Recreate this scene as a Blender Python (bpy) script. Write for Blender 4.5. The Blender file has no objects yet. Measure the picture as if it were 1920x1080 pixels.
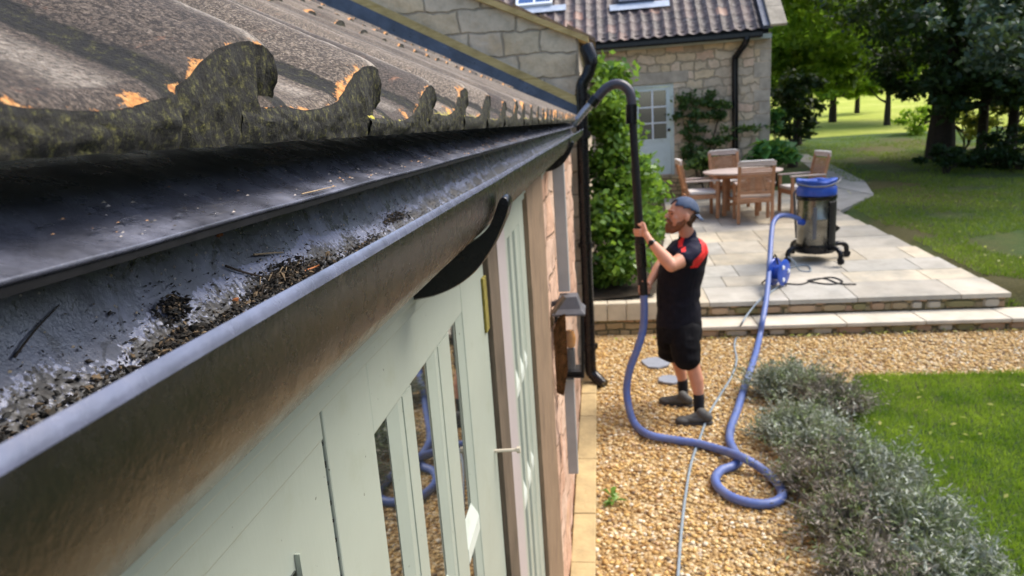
import bpy, bmesh, math, random
import numpy as np
from mathutils import Vector, Matrix, noise as mnoise
R = math.radians
rnd = random.Random(7)
nrs = np.random.RandomState(11)
scn = bpy.context.scene
col = scn.collection

# ---------------------------------------------------------------- camera
H = 2.48
PITCH, ROLL, YAW, FPX = 13.1, -3.9, 7.8, 1300.0
def cam_axes():
    p, r, a = map(R, (PITCH, ROLL, YAW))
    fw = Vector((-math.sin(a)*math.cos(p), math.cos(a)*math.cos(p), -math.sin(p)))
    rt0 = Vector((math.cos(a), math.sin(a), 0)); up0 = rt0.cross(fw)
    rt = math.cos(r)*rt0 + math.sin(r)*up0; up = -math.sin(r)*rt0 + math.cos(r)*up0
    return fw, rt, up
FW, RT, UP = cam_axes()
CO = Vector((0, 0, H))
cd = bpy.data.cameras.new("camera"); cam = bpy.data.objects.new("camera", cd); col.objects.link(cam)
cam.matrix_world = Matrix(((RT.x, UP.x, -FW.x, CO.x), (RT.y, UP.y, -FW.y, CO.y), (RT.z, UP.z, -FW.z, CO.z), (0, 0, 0, 1)))
cd.sensor_width = 36; cd.lens = 36*FPX/1920; cd.clip_start = .01; cd.clip_end = 1000
cd.dof.use_dof = True; cd.dof.focus_distance = .46; cd.dof.aperture_fstop = 16.0
scn.camera = cam
# ---------------------------------------------------------------- light
SUN_EL, SUN_AZ = 54, 70       # azimuth clockwise from +Y
w = bpy.data.worlds.new("World"); scn.world = w; w.use_nodes = True
nt = w.node_tree; nt.nodes.clear()
sky = nt.nodes.new("ShaderNodeTexSky"); sky.sky_type = 'NISHITA'; sky.sun_disc = False
sky.sun_elevation = R(SUN_EL); sky.sun_rotation = R(SUN_AZ); sky.air_density = 1.0; sky.dust_density = 2.5
bg = nt.nodes.new("ShaderNodeBackground"); bg.inputs[1].default_value = .15
wo = nt.nodes.new("ShaderNodeOutputWorld"); nt.links.new(sky.outputs[0], bg.inputs[0]); nt.links.new(bg.outputs[0], wo.inputs[0])
sl = bpy.data.lights.new("sun", 'SUN'); sl.energy = 2.0; sl.angle = R(32); sl.color = (1, .93, .82)
so = bpy.data.objects.new("sun", sl); col.objects.link(so)
sd = Vector((math.sin(R(SUN_AZ))*math.cos(R(SUN_EL)), math.cos(R(SUN_AZ))*math.cos(R(SUN_EL)), math.sin(R(SUN_EL))))
so.rotation_euler = sd.to_track_quat('Z', 'Y').to_euler()
scn.view_settings.view_transform = 'Standard'; scn.view_settings.look = 'None'
scn.view_settings.exposure = 1.1; scn.view_settings.gamma = 1
scn.cycles.max_bounces = 6; scn.cycles.transparent_max_bounces = 12

# survey helpers: intersect a line of sight with a real plane of the place
def ray(u, v): return FW + (u-960)/FPX*RT - (v-540)/FPX*UP
def on_y(u, v, y): d = ray(u, v); return CO + d*((y-CO.y)/d.y)
def on_x(u, v, x): d = ray(u, v); return CO + d*((x-CO.x)/d.x)
def on_z(u, v, z): d = ray(u, v); return CO + d*((z-CO.z)/d.z)
def gz(y): return .31 + .06*(y-8.1)
def on_s(u, v, dz=0):
    d = ray(u, v); t = (.31+dz+.06*(0-8.1)-CO.z)/(d.z-.06*d.y); return CO + d*t

# ---------------------------------------------------------------- materials
def mat(name):
    m = bpy.data.materials.new(name); m.use_nodes = True
    t = m.node_tree; b = t.nodes["Principled BSDF"]
    return m, t, b
def N(t, typ, **kw):
    n = t.nodes.new(typ)
    for k, v in kw.items(): setattr(n, k, v)
    return n
def tc(t, scale=(1, 1, 1), rot=(0, 0, 0)):
    c = N(t, "ShaderNodeTexCoord"); m = N(t, "ShaderNodeMapping"); m.inputs['Scale'].default_value = scale; m.inputs['Rotation'].default_value = rot
    t.links.new(c.outputs['Object'], m.inputs[0]); return m.outputs[0]
def nz(t, v, scale, detail=4, rough=.55, dist=0):
    n = N(t, "ShaderNodeTexNoise"); n.inputs['Scale'].default_value = scale; n.inputs['Detail'].default_value = detail
    n.inputs['Roughness'].default_value = rough; n.inputs['Distortion'].default_value = dist
    t.links.new(v, n.inputs['Vector']); return n.outputs['Fac']
def ramp(t, f, stops, interp='LINEAR'):
    r = N(t, "ShaderNodeValToRGB"); r.color_ramp.interpolation = interp
    e = r.color_ramp.elements
    while len(e) < len(stops): e.new(.5)
    for i, (p, c) in enumerate(stops):
        e[i].position = p; e[i].color = (*c, 1) if len(c) == 3 else c
    t.links.new(f, r.inputs[0]); return r.outputs[0]
def g(v): return (v, v, v)
def mix(t, f, a, b, mode='MIX'):
    n = N(t, "ShaderNodeMix", data_type='RGBA', blend_type=mode)
    for s, x in ((0, f), (6, a), (7, b)):
        if isinstance(x, (int, float)): n.inputs[s].default_value = x
        elif isinstance(x, tuple): n.inputs[s].default_value = (*x, 1)
        else: t.links.new(x, n.inputs[s])
    return n.outputs[2]
def mth(t, op, a, b=None):
    n = N(t, "ShaderNodeMath", operation=op)
    for s, x in ((0, a), (1, b)):
        if x is None: continue
        if isinstance(x, (int, float)): n.inputs[s].default_value = x
        else: t.links.new(x, n.inputs[s])
    return n.outputs[0]
def bump(t, b, h, strength=.3, dist=.01, prev=None):
    n = N(t, "ShaderNodeBump"); n.inputs['Strength'].default_value = strength; n.inputs['Distance'].default_value = dist
    t.links.new(h, n.inputs['Height'])
    if prev is not None: t.links.new(prev, n.inputs['Normal'])
    t.links.new(n.outputs[0], b.inputs['Normal']); return n.outputs[0]
def simple(name, c, rough=.6, metal=0, var=.25, vs=8, bs=.15, bd=.004, c2=None, spec=.5, coat=0, stretch=(1, 1, 1)):
    m, t, b = mat(name); v = tc(t, stretch)
    f = nz(t, v, vs, 6, .6)
    c2 = c2 or tuple(x*(1-var) for x in c)
    cc = ramp(t, f, [(.3, c2), (.7, c)])
    t.links.new(cc, b.inputs['Base Color'])
    rr = ramp(t, nz(t, v, vs*2.3, 4), [(.3, g(max(0, rough-.1))), (.7, g(min(1, rough+.12)))])
    t.links.new(rr, b.inputs['Roughness']); b.inputs['Metallic'].default_value = metal
    b.inputs['Specular IOR Level'].default_value = spec
    if coat: b.inputs['Coat Weight'].default_value = coat; b.inputs['Coat Roughness'].default_value = .08
    if bs: bump(t, b, nz(t, v, vs*5, 5), bs, bd)
    return m
M = {}
def mk_leaf(name, c1, c2, rough=.5, trans=.35):
    m, t, b = mat(name)
    a = N(t, "ShaderNodeAttribute", attribute_name='Col')
    sp = N(t, "ShaderNodeSeparateColor"); t.links.new(a.outputs['Color'], sp.inputs[0])
    cc = mix(t, sp.outputs[0], c1, c2)
    t.links.new(cc, b.inputs['Base Color']); b.inputs['Roughness'].default_value = rough; b.inputs['Specular IOR Level'].default_value = .35
    tr = N(t, "ShaderNodeBsdfTranslucent"); t.links.new(mix(t, .5, cc, (.25, .4, .02)), tr.inputs[0])
    ms = N(t, "ShaderNodeMixShader"); ms.inputs[0].default_value = trans
    out = [n for n in t.nodes if n.type == 'OUTPUT_MATERIAL'][0]
    t.links.new(b.outputs[0], ms.inputs[1]); t.links.new(tr.outputs[0], ms.inputs[2]); t.links.new(ms.outputs[0], out.inputs[0])
    return m
M['leaf_mid'] = mk_leaf('leaf_mid', (.04, .12, .012), (.42, .58, .06), trans=.6)
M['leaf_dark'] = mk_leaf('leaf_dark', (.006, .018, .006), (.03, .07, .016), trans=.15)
M['leaf_lime'] = mk_leaf('leaf_lime', (.16, .30, .02), (.50, .66, .06), trans=.6)
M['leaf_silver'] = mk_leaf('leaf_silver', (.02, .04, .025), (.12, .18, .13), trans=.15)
M['leaf_yellow'] = mk_leaf('leaf_yellow', (.25, .32, .04), (.85, .75, .25), trans=.55)
M['leaf_ivy'] = mk_leaf('leaf_ivy', (.012, .055, .01), (.26, .46, .08), rough=.32, trans=.45)
M['leaf_rose'] = mk_leaf('leaf_rose', (.02, .05, .02), (.10, .18, .05))
M['leaf_broad'] = mk_leaf('leaf_broad', (.02, .09, .02), (.09, .27, .07))
M['lavender'] = mk_leaf('lavender', (.05, .06, .03), (.62, .66, .57), rough=.8, trans=.15)
M['lavender_green'] = mk_leaf('lavender_green', (.05, .07, .02), (.34, .42, .20), rough=.8, trans=.2)
M['lavender_dry'] = mk_leaf('lavender_dry', (.06, .045, .03), (.46, .41, .35), rough=.85, trans=.1)
M['grass'] = mk_leaf('grass', (.05, .15, .010), (.38, .50, .05), trans=.5)
M['grass_far'] = mk_leaf('grass_far', (.06, .14, .012), (.34, .42, .06), trans=.4)
M['pebble'] = None
def pebble():
    m, t, b = mat('pebble'); a = N(t, "ShaderNodeAttribute", attribute_name='Col')
    t.links.new(a.outputs['Color'], b.inputs['Base Color']); b.inputs['Roughness'].default_value = .75
    return m
M['pebble'] = pebble()

def stone_mat(name, cols, sc=(2.0, 2.0, 3.6), mortar=(.32, .27, .2), bstr=.9, edge=.05, sat=1):
    m, t, b = mat(name); v0 = tc(t, sc)
    n = N(t, "ShaderNodeTexNoise"); n.inputs['Scale'].default_value = 1.3; t.links.new(v0, n.inputs['Vector'])
    vv = N(t, "ShaderNodeVectorMath", operation='MULTIPLY_ADD'); t.links.new(n.outputs['Color'], vv.inputs[0]); vv.inputs[1].default_value = (.35, .35, .35); t.links.new(v0, vv.inputs[2]); v = vv.outputs[0]
    vo = N(t, "ShaderNodeTexVoronoi"); vo.inputs['Scale'].default_value = 1; vo.inputs['Randomness'].default_value = .8; t.links.new(v, vo.inputs['Vector'])
    ve = N(t, "ShaderNodeTexVoronoi", feature='DISTANCE_TO_EDGE'); ve.inputs['Scale'].default_value = 1; ve.inputs['Randomness'].default_value = .8; t.links.new(v, ve.inputs['Vector'])
    sp = N(t, "ShaderNodeSeparateColor"); t.links.new(vo.outputs['Color'], sp.inputs[0])
    st = [(i/(len(cols)-1), c) for i, c in enumerate(cols)]
    cc = ramp(t, sp.outputs[0], st)
    vn = tc(t)
    cc = mix(t, .55, cc, ramp(t, nz(t, vn, 9, 8, .65), [(.25, g(.45)), (.75, g(1.0))]), 'MULTIPLY')
    cc = mix(t, ramp(t, nz(t, vn, 2.2, 5), [(.55, g(0)), (.75, g(.55))]), cc, (.20, .18, .15))
    e = ramp(t, ve.outputs['Distance'], [(edge*.2, g(0)), (edge, g(1))])
    cc = mix(t, e, mortar, cc)
    t.links.new(cc, b.inputs['Base Color']); b.inputs['Roughness'].default_value = .9
    n1 = bump(t, b, e, bstr*.7, .03); bump(t, b, nz(t, vn, 25, 6), .5, .01, n1)
    return m
def block_mat(name, cols, bw, bh, axis='x', mortar=(.30, .25, .18), wob=.05, bstr=.9, msize=.018, stain=.5):
    m, t, b = mat(name); v = tc(t); sx = N(t, "ShaderNodeSeparateXYZ")
    n = N(t, "ShaderNodeTexNoise"); n.inputs['Scale'].default_value = 3.2; n.inputs['Detail'].default_value = 3; t.links.new(v, n.inputs['Vector'])
    vv = N(t, "ShaderNodeVectorMath", operation='MULTIPLY_ADD'); t.links.new(n.outputs['Color'], vv.inputs[0]); vv.inputs[1].default_value = (wob*2,)*3; t.links.new(v, vv.inputs[2])
    n2 = N(t, "ShaderNodeTexNoise"); n2.inputs['Scale'].default_value = 14; t.links.new(v, n2.inputs['Vector'])
    v2 = N(t, "ShaderNodeVectorMath", operation='MULTIPLY_ADD'); t.links.new(n2.outputs['Color'], v2.inputs[0]); v2.inputs[1].default_value = (wob*.5,)*3; t.links.new(vv.outputs[0], v2.inputs[2])
    t.links.new(v2.outputs[0], sx.inputs[0]); cb = N(t, "ShaderNodeCombineXYZ")
    t.links.new(sx.outputs[0 if axis == 'x' else 1], cb.inputs[0]); t.links.new(sx.outputs[2], cb.inputs[1])
    br = N(t, "ShaderNodeTexBrick"); br.offset = .43; br.offset_frequency = 2; br.squash = .62; br.squash_frequency = 3
    br.inputs['Color1'].default_value = (0, 0, 0, 1); br.inputs['Color2'].default_value = (1, 1, 1, 1); br.inputs['Mortar'].default_value = (.5, .5, .5, 1)
    br.inputs['Scale'].default_value = 1; br.inputs['Brick Width'].default_value = bw; br.inputs['Row Height'].default_value = bh; br.inputs['Mortar Size'].default_value = msize; br.inputs['Mortar Smooth'].default_value = .6
    t.links.new(cb.outputs[0], br.inputs['Vector'])
    cc = ramp(t, br.outputs['Color'], [(i/(len(cols)-1), c) for i, c in enumerate(cols)])
    cc = mix(t, .75, cc, ramp(t, nz(t, v, 7, 8, .7), [(.25, (.5, .47, .42)), (.5, (.85, .82, .78)), (.75, (1.15, 1.1, 1.05))]), 'MULTIPLY')
    cc = mix(t, ramp(t, nz(t, v, 1.9, 6, .65), [(.55, g(0)), (.75, g(stain*.8))]), cc, (.24, .19, .13))
    cc = mix(t, ramp(t, nz(t, v, 2.7, 5, .6), [(.6, g(0)), (.75, g(.5))]), cc, (.60, .42, .20))
    cc = mix(t, mth(t, 'MULTIPLY', br.outputs['Fac'], .8), cc, mortar)
    t.links.new(cc, b.inputs['Base Color']); b.inputs['Roughness'].default_value = .92
    n1 = bump(t, b, mth(t, 'SUBTRACT', 1, br.outputs['Fac']), bstr*.8, .03); n2_ = bump(t, b, nz(t, v, 7, 5), bstr*.6, .05, n1); bump(t, b, nz(t, v, 35, 6), .5, .01, n2_)
    return m
SC_ = [(.42, .33, .24), (.62, .49, .35), (.54, .46, .35), (.72, .57, .37), (.60, .50, .38), (.78, .66, .49), (.68, .47, .34)]
M['rubble'] = block_mat('rubble', SC_, .40, .185, 'x', wob=.13, msize=.022)
M['ashlar'] = block_mat('ashlar', [(.58, .49, .37), (.72, .61, .45), (.64, .55, .43), (.78, .64, .42), (.58, .49, .37)], .52, .21, 'x', wob=.05, msize=.012, stain=.65)
M['pinkstone'] = block_mat('pinkstone', [(.55, .33, .23), (.64, .42, .30), (.58, .40, .31), (.68, .50, .38), (.50, .30, .21)], .42, .20, 'y', (.42, .27, .18), wob=.05, msize=.014, stain=.3)
M['quoin'] = simple('quoin_stone', (.50, .43, .33), .9, var=.4, vs=5, bs=.5, bd=.01)
M['stepstone'] = block_mat('stepstone', [(.30, .22, .11), (.42, .32, .18), (.24, .19, .10), (.48, .30, .19), (.34, .29, .15)], .22, .085, 'x', (.09, .08, .04), wob=.03, msize=.014)

def tilemat():
    m, t, b = mat('clay_tile'); v = tc(t); vs = tc(t, (1, 3, 1))
    base = ramp(t, nz(t, vs, 14, 9, .7), [(.25, (.10, .080, .064)), (.5, (.19, .16, .130)), (.75, (.34, .30, .26))])
    base = mix(t, ramp(t, nz(t, v, 420, 3, .7), [(.42, g(0)), (.54, g(.9))]), base, (.035, .028, .024))
    base = mix(t, ramp(t, nz(t, v, 430, 3, .7), [(.57, g(0)), (.66, g(.75))]), base, (.46, .41, .36))
    sy = N(t, "ShaderNodeSeparateXYZ"); t.links.new(v, sy.inputs[0])
    k_ = mth(t, 'FLOOR', mth(t, 'DIVIDE', mth(t, 'SUBTRACT', mth(t, 'ADD', sy.outputs[1], 3.0), .394), .2016))
    wn = N(t, "ShaderNodeTexWhiteNoise", noise_dimensions='1D'); t.links.new(k_, wn.inputs['W'])
    base = mix(t, 1.0, base, ramp(t, wn.outputs[0], [(0, (.36, .31, .28)), (.5, (.8, .73, .65)), (1, (1.35, 1.25, 1.1))]), 'MULTIPLY')
    # terracotta showing through in patches
    base = mix(t, ramp(t, nz(t, v, 34, 8, .8, .5), [(.61, g(0)), (.72, g(.75))]), base, (.42, .19, .10))
    base = mix(t, ramp(t, nz(t, v, 16, 7, .75), [(.54, g(0)), (.66, g(.6))]), base, (.045, .038, .032))
    # moss, lichen, painted valley shade and crest highlights from attributes
    a = N(t, "ShaderNodeAttribute", attribute_name='Col'); sp = N(t, "ShaderNodeSeparateColor"); t.links.new(a.outputs['Color'], sp.inputs[0])
    nn = nz(t, v, 90, 5, .7)
    moss = ramp(t, mth(t, 'ADD', sp.outputs[0], mth(t, 'MULTIPLY', mth(t, 'SUBTRACT', nn, .5), 1.1)), [(.42, g(0)), (.62, g(1))])  # mask holds moss and the painted valley shade
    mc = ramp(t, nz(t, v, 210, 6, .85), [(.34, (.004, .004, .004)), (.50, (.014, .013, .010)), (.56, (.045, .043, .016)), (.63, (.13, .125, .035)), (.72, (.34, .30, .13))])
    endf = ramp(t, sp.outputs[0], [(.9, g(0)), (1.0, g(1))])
    mc = mix(t, endf, mix(t, 1.0, mc, (.40, .38, .36), 'MULTIPLY'), mc)  # moss on the tile tops deepened so valleys read as shaded
    crest = mth(t, 'MULTIPLY', sp.outputs[2], -1.0)  # pale tone paints light onto roll crests and pans
    base = mix(t, mth(t, 'MULTIPLY', mth(t, 'MULTIPLY', mth(t, 'MAXIMUM', crest, 0.0), .75), ramp(t, nz(t, v, 330, 5, .8), [(.38, g(0)), (.62, g(1))])), base, (.58, .51, .42))
    base = mix(t, moss, base, mc)
    lich = ramp(t, mth(t, 'ADD', sp.outputs[1], mth(t, 'MULTIPLY', mth(t, 'SUBTRACT', nz(t, v, 60, 6, .75), .5), 1.6)), [(.5, g(0)), (.58, g(1))])
    lc = ramp(t, nz(t, v, 220, 4, .7), [(.3, (.24, .09, .03)), (.5, (.60, .26, .07)), (.7, (.72, .42, .17))])
    base = mix(t, lich, base, lc)
    yl = ramp(t, mth(t, 'ADD', sp.outputs[2], mth(t, 'MULTIPLY', mth(t, 'SUBTRACT', nz(t, v, 45, 6, .75), .5), 1.6)), [(.5, g(0)), (.6, g(1))])
    base = mix(t, yl, base, (.50, .44, .05))
    t.links.new(base, b.inputs['Base Color']); b.inputs['Roughness'].default_value = .82
    n1 = bump(t, b, nz(t, vs, 60, 8, .75), .55, .006); n2 = bump(t, b, nz(t, v, 500, 3, .7), .45, .002, n1)
    return m
M['tile'] = tilemat()

def wetpvc(name, silt=False):
    m, t, b = mat(name); v = tc(t)
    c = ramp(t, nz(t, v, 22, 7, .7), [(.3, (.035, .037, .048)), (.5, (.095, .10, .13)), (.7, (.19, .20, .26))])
    if not silt: c = mix(t, ramp(t, nz(t, v, 32, 6, .7, 1.5), [(.57, g(0)), (.60, g(.85))]), c, (.012, .012, .015))
    # pale dusty flecks
    c = mix(t, ramp(t, nz(t, v, 330, 4, .8), [(.64, g(0)), (.72, g(.5))]), c, (.35, .33, .33))
    c = mix(t, ramp(t, nz(t, tc(t, (9, 1, 9)), 30, 4, .7), [(.60, g(0)), (.72, g(.25))]), c, (.28, .26, .24))
    t.links.new(c, b.inputs['Base Color'])
    r = ramp(t, nz(t, v, 28, 5, .7), [(.35, g(.16)), (.65, g(.42))]); t.links.new(r, b.inputs['Roughness'])
    b.inputs['Specular IOR Level'].default_value = .8
    n1 = bump(t, b, nz(t, v, 70, 5, .7), .25, .002)
    bump(t, b, nz(t, v, 600, 3, .7), .25, .0008, n1)
    return m
M['pvc'] = wetpvc('wet_plastic')
M['tray'] = wetpvc('tray_plastic', True)
def siltmat():
    m, t, b = mat('wet_silt'); v = tc(t)
    f = nz(t, v, 260, 5, .75, .4); f2 = nz(t, v, 45, 4, .6)
    at = N(t, "ShaderNodeAttribute", attribute_name='Col'); k = mth(t, 'ADD', mth(t, 'ADD', f, mth(t, 'MULTIPLY', mth(t, 'SUBTRACT', f2, .5), .5)), mth(t, 'MULTIPLY', mth(t, 'SUBTRACT', at.outputs['Fac'], .75), .34))
    c = ramp(t, k, [(.47, (.28, .30, .40)), (.54, (.03, .028, .026)), (.66, (.010, .009, .008)), (.86, (.07, .05, .03))])  # pale blue film colour paints in the reflected sky
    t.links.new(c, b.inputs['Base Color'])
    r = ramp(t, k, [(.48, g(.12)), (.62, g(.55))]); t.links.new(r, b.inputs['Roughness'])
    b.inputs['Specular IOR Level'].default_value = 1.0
    bump(t, b, k, .45, .002)
    return m
M['silt'] = siltmat()
def gutter_out():
    m, t, b = mat('gutter_outer'); v = tc(t); vs = tc(t, (1, .25, 1))
    c = ramp(t, nz(t, v, 26, 7, .7), [(.3, (.003, .003, .003)), (.58, (.007, .0065, .006)), (.80, (.045, .038, .027))])
    c = mix(t, ramp(t, nz(t, tc(t, (1, 6, 1.5)), 22, 5, .7), [(.64, g(0)), (.80, g(.22))]), c, (.20, .17, .13))
    t.links.new(c, b.inputs['Base Color'])
    t.links.new(ramp(t, nz(t, v, 60, 6, .7), [(.3, g(.14)), (.7, g(.36))]), b.inputs['Roughness'])
    b.inputs['Specular IOR Level'].default_value = .9
    bump(t, b, nz(t, v, 260, 5, .7), .3, .0015)
    return m
M['gutter_out'] = gutter_out()
def painted(name, c, dirt=(.25, .26, .16)):
    m, t, b = mat(name); v = tc(t)
    k = ramp(t, nz(t, v, 5, 6, .65), [(.3, tuple(x*.9 for x in c)), (.7, c)])
    k = mix(t, ramp(t, nz(t, v, 12, 7, .7), [(.55, g(0)), (.78, g(.4))]), k, dirt)
    k = mix(t, ramp(t, nz(t, v, 120, 2, .5), [(.745, g(0)), (.76, g(.85))]), k, (.04, .04, .03))
    t.links.new(k, b.inputs['Base Color']); b.inputs['Roughness'].default_value = .42
    bump(t, b, nz(t, tc(t, (1, 1, .15)), 120, 4, .6), .12, .0015)
    return m
M['sage'] = painted('sage_paint', (.38, .42, .355))
M['sage_lit'] = painted('lit_sage_paint', (.58, .63, .57))  # paler copy of the sage; paints skylight onto the cross bars
M['mauve'] = painted('mauve_paint', (.45, .40, .40))
M['doorblue'] = painted('pale_blue_paint', (.62, .70, .68))
def woodmat(name, c1, c2, axis='z', rough=.7, sc=9):
    m, t, b = mat(name); s = {'z': (1, 1, .08), 'y': (1, .08, 1), 'x': (.08, 1, 1)}[axis]; v = tc(t, s)
    f = nz(t, v, sc*8, 6, .7, .6)
    c = ramp(t, f, [(.3, c1), (.7, c2)])
    c = mix(t, ramp(t, nz(t, tc(t), 6, 5), [(.5, g(0)), (.75, g(.5))]), c, tuple(x*.5 for x in c1))
    t.links.new(c, b.inputs['Base Color']); b.inputs['Roughness'].default_value = rough; bump(t, b, f, .4, .003)
    return m
M['oak'] = woodmat('weathered_oak', (.13, .085, .05), (.32, .22, .14))
M['oakdark'] = woodmat('dark_oak', (.06, .045, .03), (.17, .125, .085))
M['teak'] = woodmat('teak', (.30, .13, .06), (.55, .30, .16), 'x')
M['teak_z'] = woodmat('teak_upright', (.28, .12, .05), (.52, .27, .14), 'z')
M['teak_pale'] = woodmat('sun_bleached_teak', (.42, .32, .27), (.62, .52, .46), 'x')
M['bargewood'] = woodmat('yellow_lichen_board', (.40, .26, .07), (.68, .50, .22), 'x')
M['black'] = simple('black_plastic', (.006, .006, .008), .22, var=.3, vs=20, bs=.1, spec=.35)
M['blackmatt'] = simple('black_matt', (.008, .008, .009), .55, var=.3, vs=20, spec=.3)
M['lead'] = simple('lead_flashing', (.10, .12, .17), .35, var=.45, vs=9, bs=.3, bd=.01, metal=.2)
M['hosegrey'] = simple('grey_metal_tube', (.38, .37, .40), .3, metal=.7, vs=12)
M['gooseneck'] = simple('gooseneck_rubber', (.05, .045, .06), .35, var=.3, vs=16)
M['hose'] = simple('blue_hose', (.07, .125, .38), .45, var=.4, vs=11, bs=0, c2=(.13, .17, .33))
M['thinhose'] = simple('grey_blue_hose', (.24, .30, .35), .5, var=.3, vs=30)
M['steel'] = simple('brushed_steel', (.26, .25, .22), .22, metal=.9, var=.6, vs=5)
M['bluebag'] = simple('blue_canvas', (.015, .09, .48), .55, vs=6, var=.6)
M['bluehead'] = simple('blue_plastic', (.02, .08, .45), .35, vs=10)
M['cushion'] = simple('cream_cushion', (.72, .68, .64), .85, var=.12, vs=10)
M['skin'] = simple('skin', (.62, .29, .18), .5, var=.14, vs=12, bs=.05)
M['beard'] = simple('ginger_beard', (.24, .085, .03), .8, var=.4, vs=90, bs=.6, bd=.006)
M['hairbrown'] = simple('brown_hair', (.09, .045, .02), .8, var=.4, vs=90)
M['cap'] = simple('faded_navy_cap', (.055, .085, .15), .8, vs=20)
M['eye'] = simple('eye', (.03, .02, .02), .3, var=.1)
M['lip'] = simple('lip', (.40, .13, .10), .5, var=.1)
M['shirt'] = simple('black_shirt', (.006, .006, .012), .8, vs=12, spec=.2)
M['shirtblue'] = simple('dark_blue_yoke', (.012, .012, .032), .75, vs=12, spec=.2)
M['red'] = simple('red_panel', (.75, .015, .015), .7, var=.1)
M['shorts'] = simple('black_shorts', (.004, .004, .006), .85, vs=12, spec=.2)
M['sock'] = simple('black_sock', (.012, .012, .014), .9)
M['shoe'] = simple('grey_trainer', (.085, .085, .08), .7, vs=25, var=.4)
M['sole'] = simple('shoe_sole', (.05, .045, .04), .8)
M['copper'] = simple('rusty_copper', (.20, .08, .035), .3, metal=.7, var=.8, vs=22)
M['greymetal'] = simple('grey_painted_metal', (.12, .12, .13), .45, var=.3, vs=10)
M['conduit'] = simple('pale_grey_pipe', (.42, .42, .41), .5, var=.2, vs=7)
M['amber'] = simple('amber_bulb', (.8, .35, .08), .4)
M['twig'] = simple('twig_bark', (.06, .04, .025), .8, var=.5, vs=60)
M['chip'] = simple('terracotta_chip', (.55, .19, .06), .7, vs=60)
M['straw'] = simple('dry_straw', (.45, .32, .18), .7, vs=60)
M['bark'] = simple('bark', (.045, .033, .022), .9, var=.5, vs=14, bs=.8, bd=.03)
M['white'] = simple('white_paint', (.75, .78, .8), .4, var=.05)
M['kerb'] = simple('yellow_edging_stone', (.50, .38, .19), .8, var=.35, vs=7, bs=.5, bd=.01)
M['paleblock'] = simple('pale_stone_block', (.55, .49, .38), .8, var=.25, vs=6, bs=.4, bd=.008)
M['steppaving'] = simple('step_paving', (.62, .56, .45), .8, var=.3, vs=4, bs=.4, bd=.008)
M['slatestone'] = simple('grey_blue_slab', (.25, .27, .32), .6, var=.2, vs=10)
M['soil'] = simple('soil', (.05, .035, .02), .95, vs=10, bs=.8, bd=.03)
def glassmat():
    m, t, b = mat('window_glass'); b.inputs['Base Color'].default_value = (.015, .018, .016, 1); b.inputs['Roughness'].default_value = .02
    b.inputs['Specular IOR Level'].default_value = 1.0; b.inputs['IOR'].default_value = 2.0
    bump(t, b, nz(t, tc(t), 3, 2), .04, .01); return m
M['glass'] = glassmat()
def skyglass():
    m, t, b = mat('skylight_glass'); b.inputs['Base Color'].default_value = (.12, .22, .42, 1); b.inputs['Roughness'].default_value = .05; b.inputs['Metallic'].default_value = .85
    return m
M['skyglass'] = skyglass()
def ground_mats():
    m, t, b = mat('gravel_bed'); v = tc(t)
    vo = N(t, "ShaderNodeTexVoronoi"); vo.inputs['Scale'].default_value = 42; t.links.new(v, vo.inputs['Vector'])
    sp = N(t, "ShaderNodeSeparateColor"); t.links.new(vo.outputs['Color'], sp.inputs[0])
    c = ramp(t, sp.outputs[0], [(0, (.20, .12, .04)), (.3, (.38, .24, .09)), (.6, (.50, .35, .16)), (.85, (.58, .46, .27)), (1, (.66, .58, .44))])
    c = mix(t, .6, c, ramp(t, nz(t, v, 2.5, 5), [(.3, (.6, .5, .4)), (.7, (1, 1, 1))]), 'MULTIPLY')
    t.links.new(c, b.inputs['Base Color']); b.inputs['Roughness'].default_value = .85
    bump(t, b, vo.outputs['Distance'], 1.0, -.02); M['gravel'] = m
    m, t, b = mat('turf'); v = tc(t)
    c = ramp(t, nz(t, v, 1.1, 8, .7), [(.3, (.035, .075, .012)), (.5, (.06, .12, .016)), (.7, (.12, .16, .03))])
    c = mix(t, ramp(t, nz(t, v, .35, 5, .6), [(.45, g(0)), (.62, g(.8))]), c, (.13, .10, .03))
    c = mix(t, .7, c, ramp(t, nz(t, v, 30, 5, .8), [(.3, g(.4)), (.7, g(1.3))]), 'MULTIPLY')
    t.links.new(c, b.inputs['Base Color']); b.inputs['Roughness'].default_value = .95
    bump(t, b, nz(t, v, 22, 6, .8), 1, .06); M['turf'] = m
    m, t, b = mat('field_grass'); v = tc(t)
    c = ramp(t, nz(t, v, .5, 8, .7), [(.3, (.27, .34, .03)), (.5, (.42, .48, .06)), (.7, (.55, .56, .13))])
    t.links.new(c, b.inputs['Base Color']); b.inputs['Roughness'].default_value = .95
    bump(t, b, nz(t, v, 9, 6, .8), 1, .1); M['field'] = m
    m, t, b = mat('flagstones'); v = tc(t); a = N(t, "ShaderNodeAttribute", attribute_name='Col')
    c = mix(t, .6, a.outputs['Color'], ramp(t, nz(t, v, 3.5, 8, .7), [(.25, (.45, .42, .37)), (.5, (.8, .78, .74)), (.7, (1, 1, 1))]), 'MULTIPLY')
    c = mix(t, ramp(t, nz(t, v, 1.2, 6, .7), [(.47, g(0)), (.66, g(.65))]), c, (.24, .23, .20))
    t.links.new(c, b.inputs['Base Color'])
    t.links.new(ramp(t, nz(t, v, 2, 4), [(.35, g(.45)), (.65, g(.8))]), b.inputs['Roughness'])
    bump(t, b, nz(t, v, 14, 6, .7), .35, .01); M['flag'] = m
ground_mats()

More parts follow.
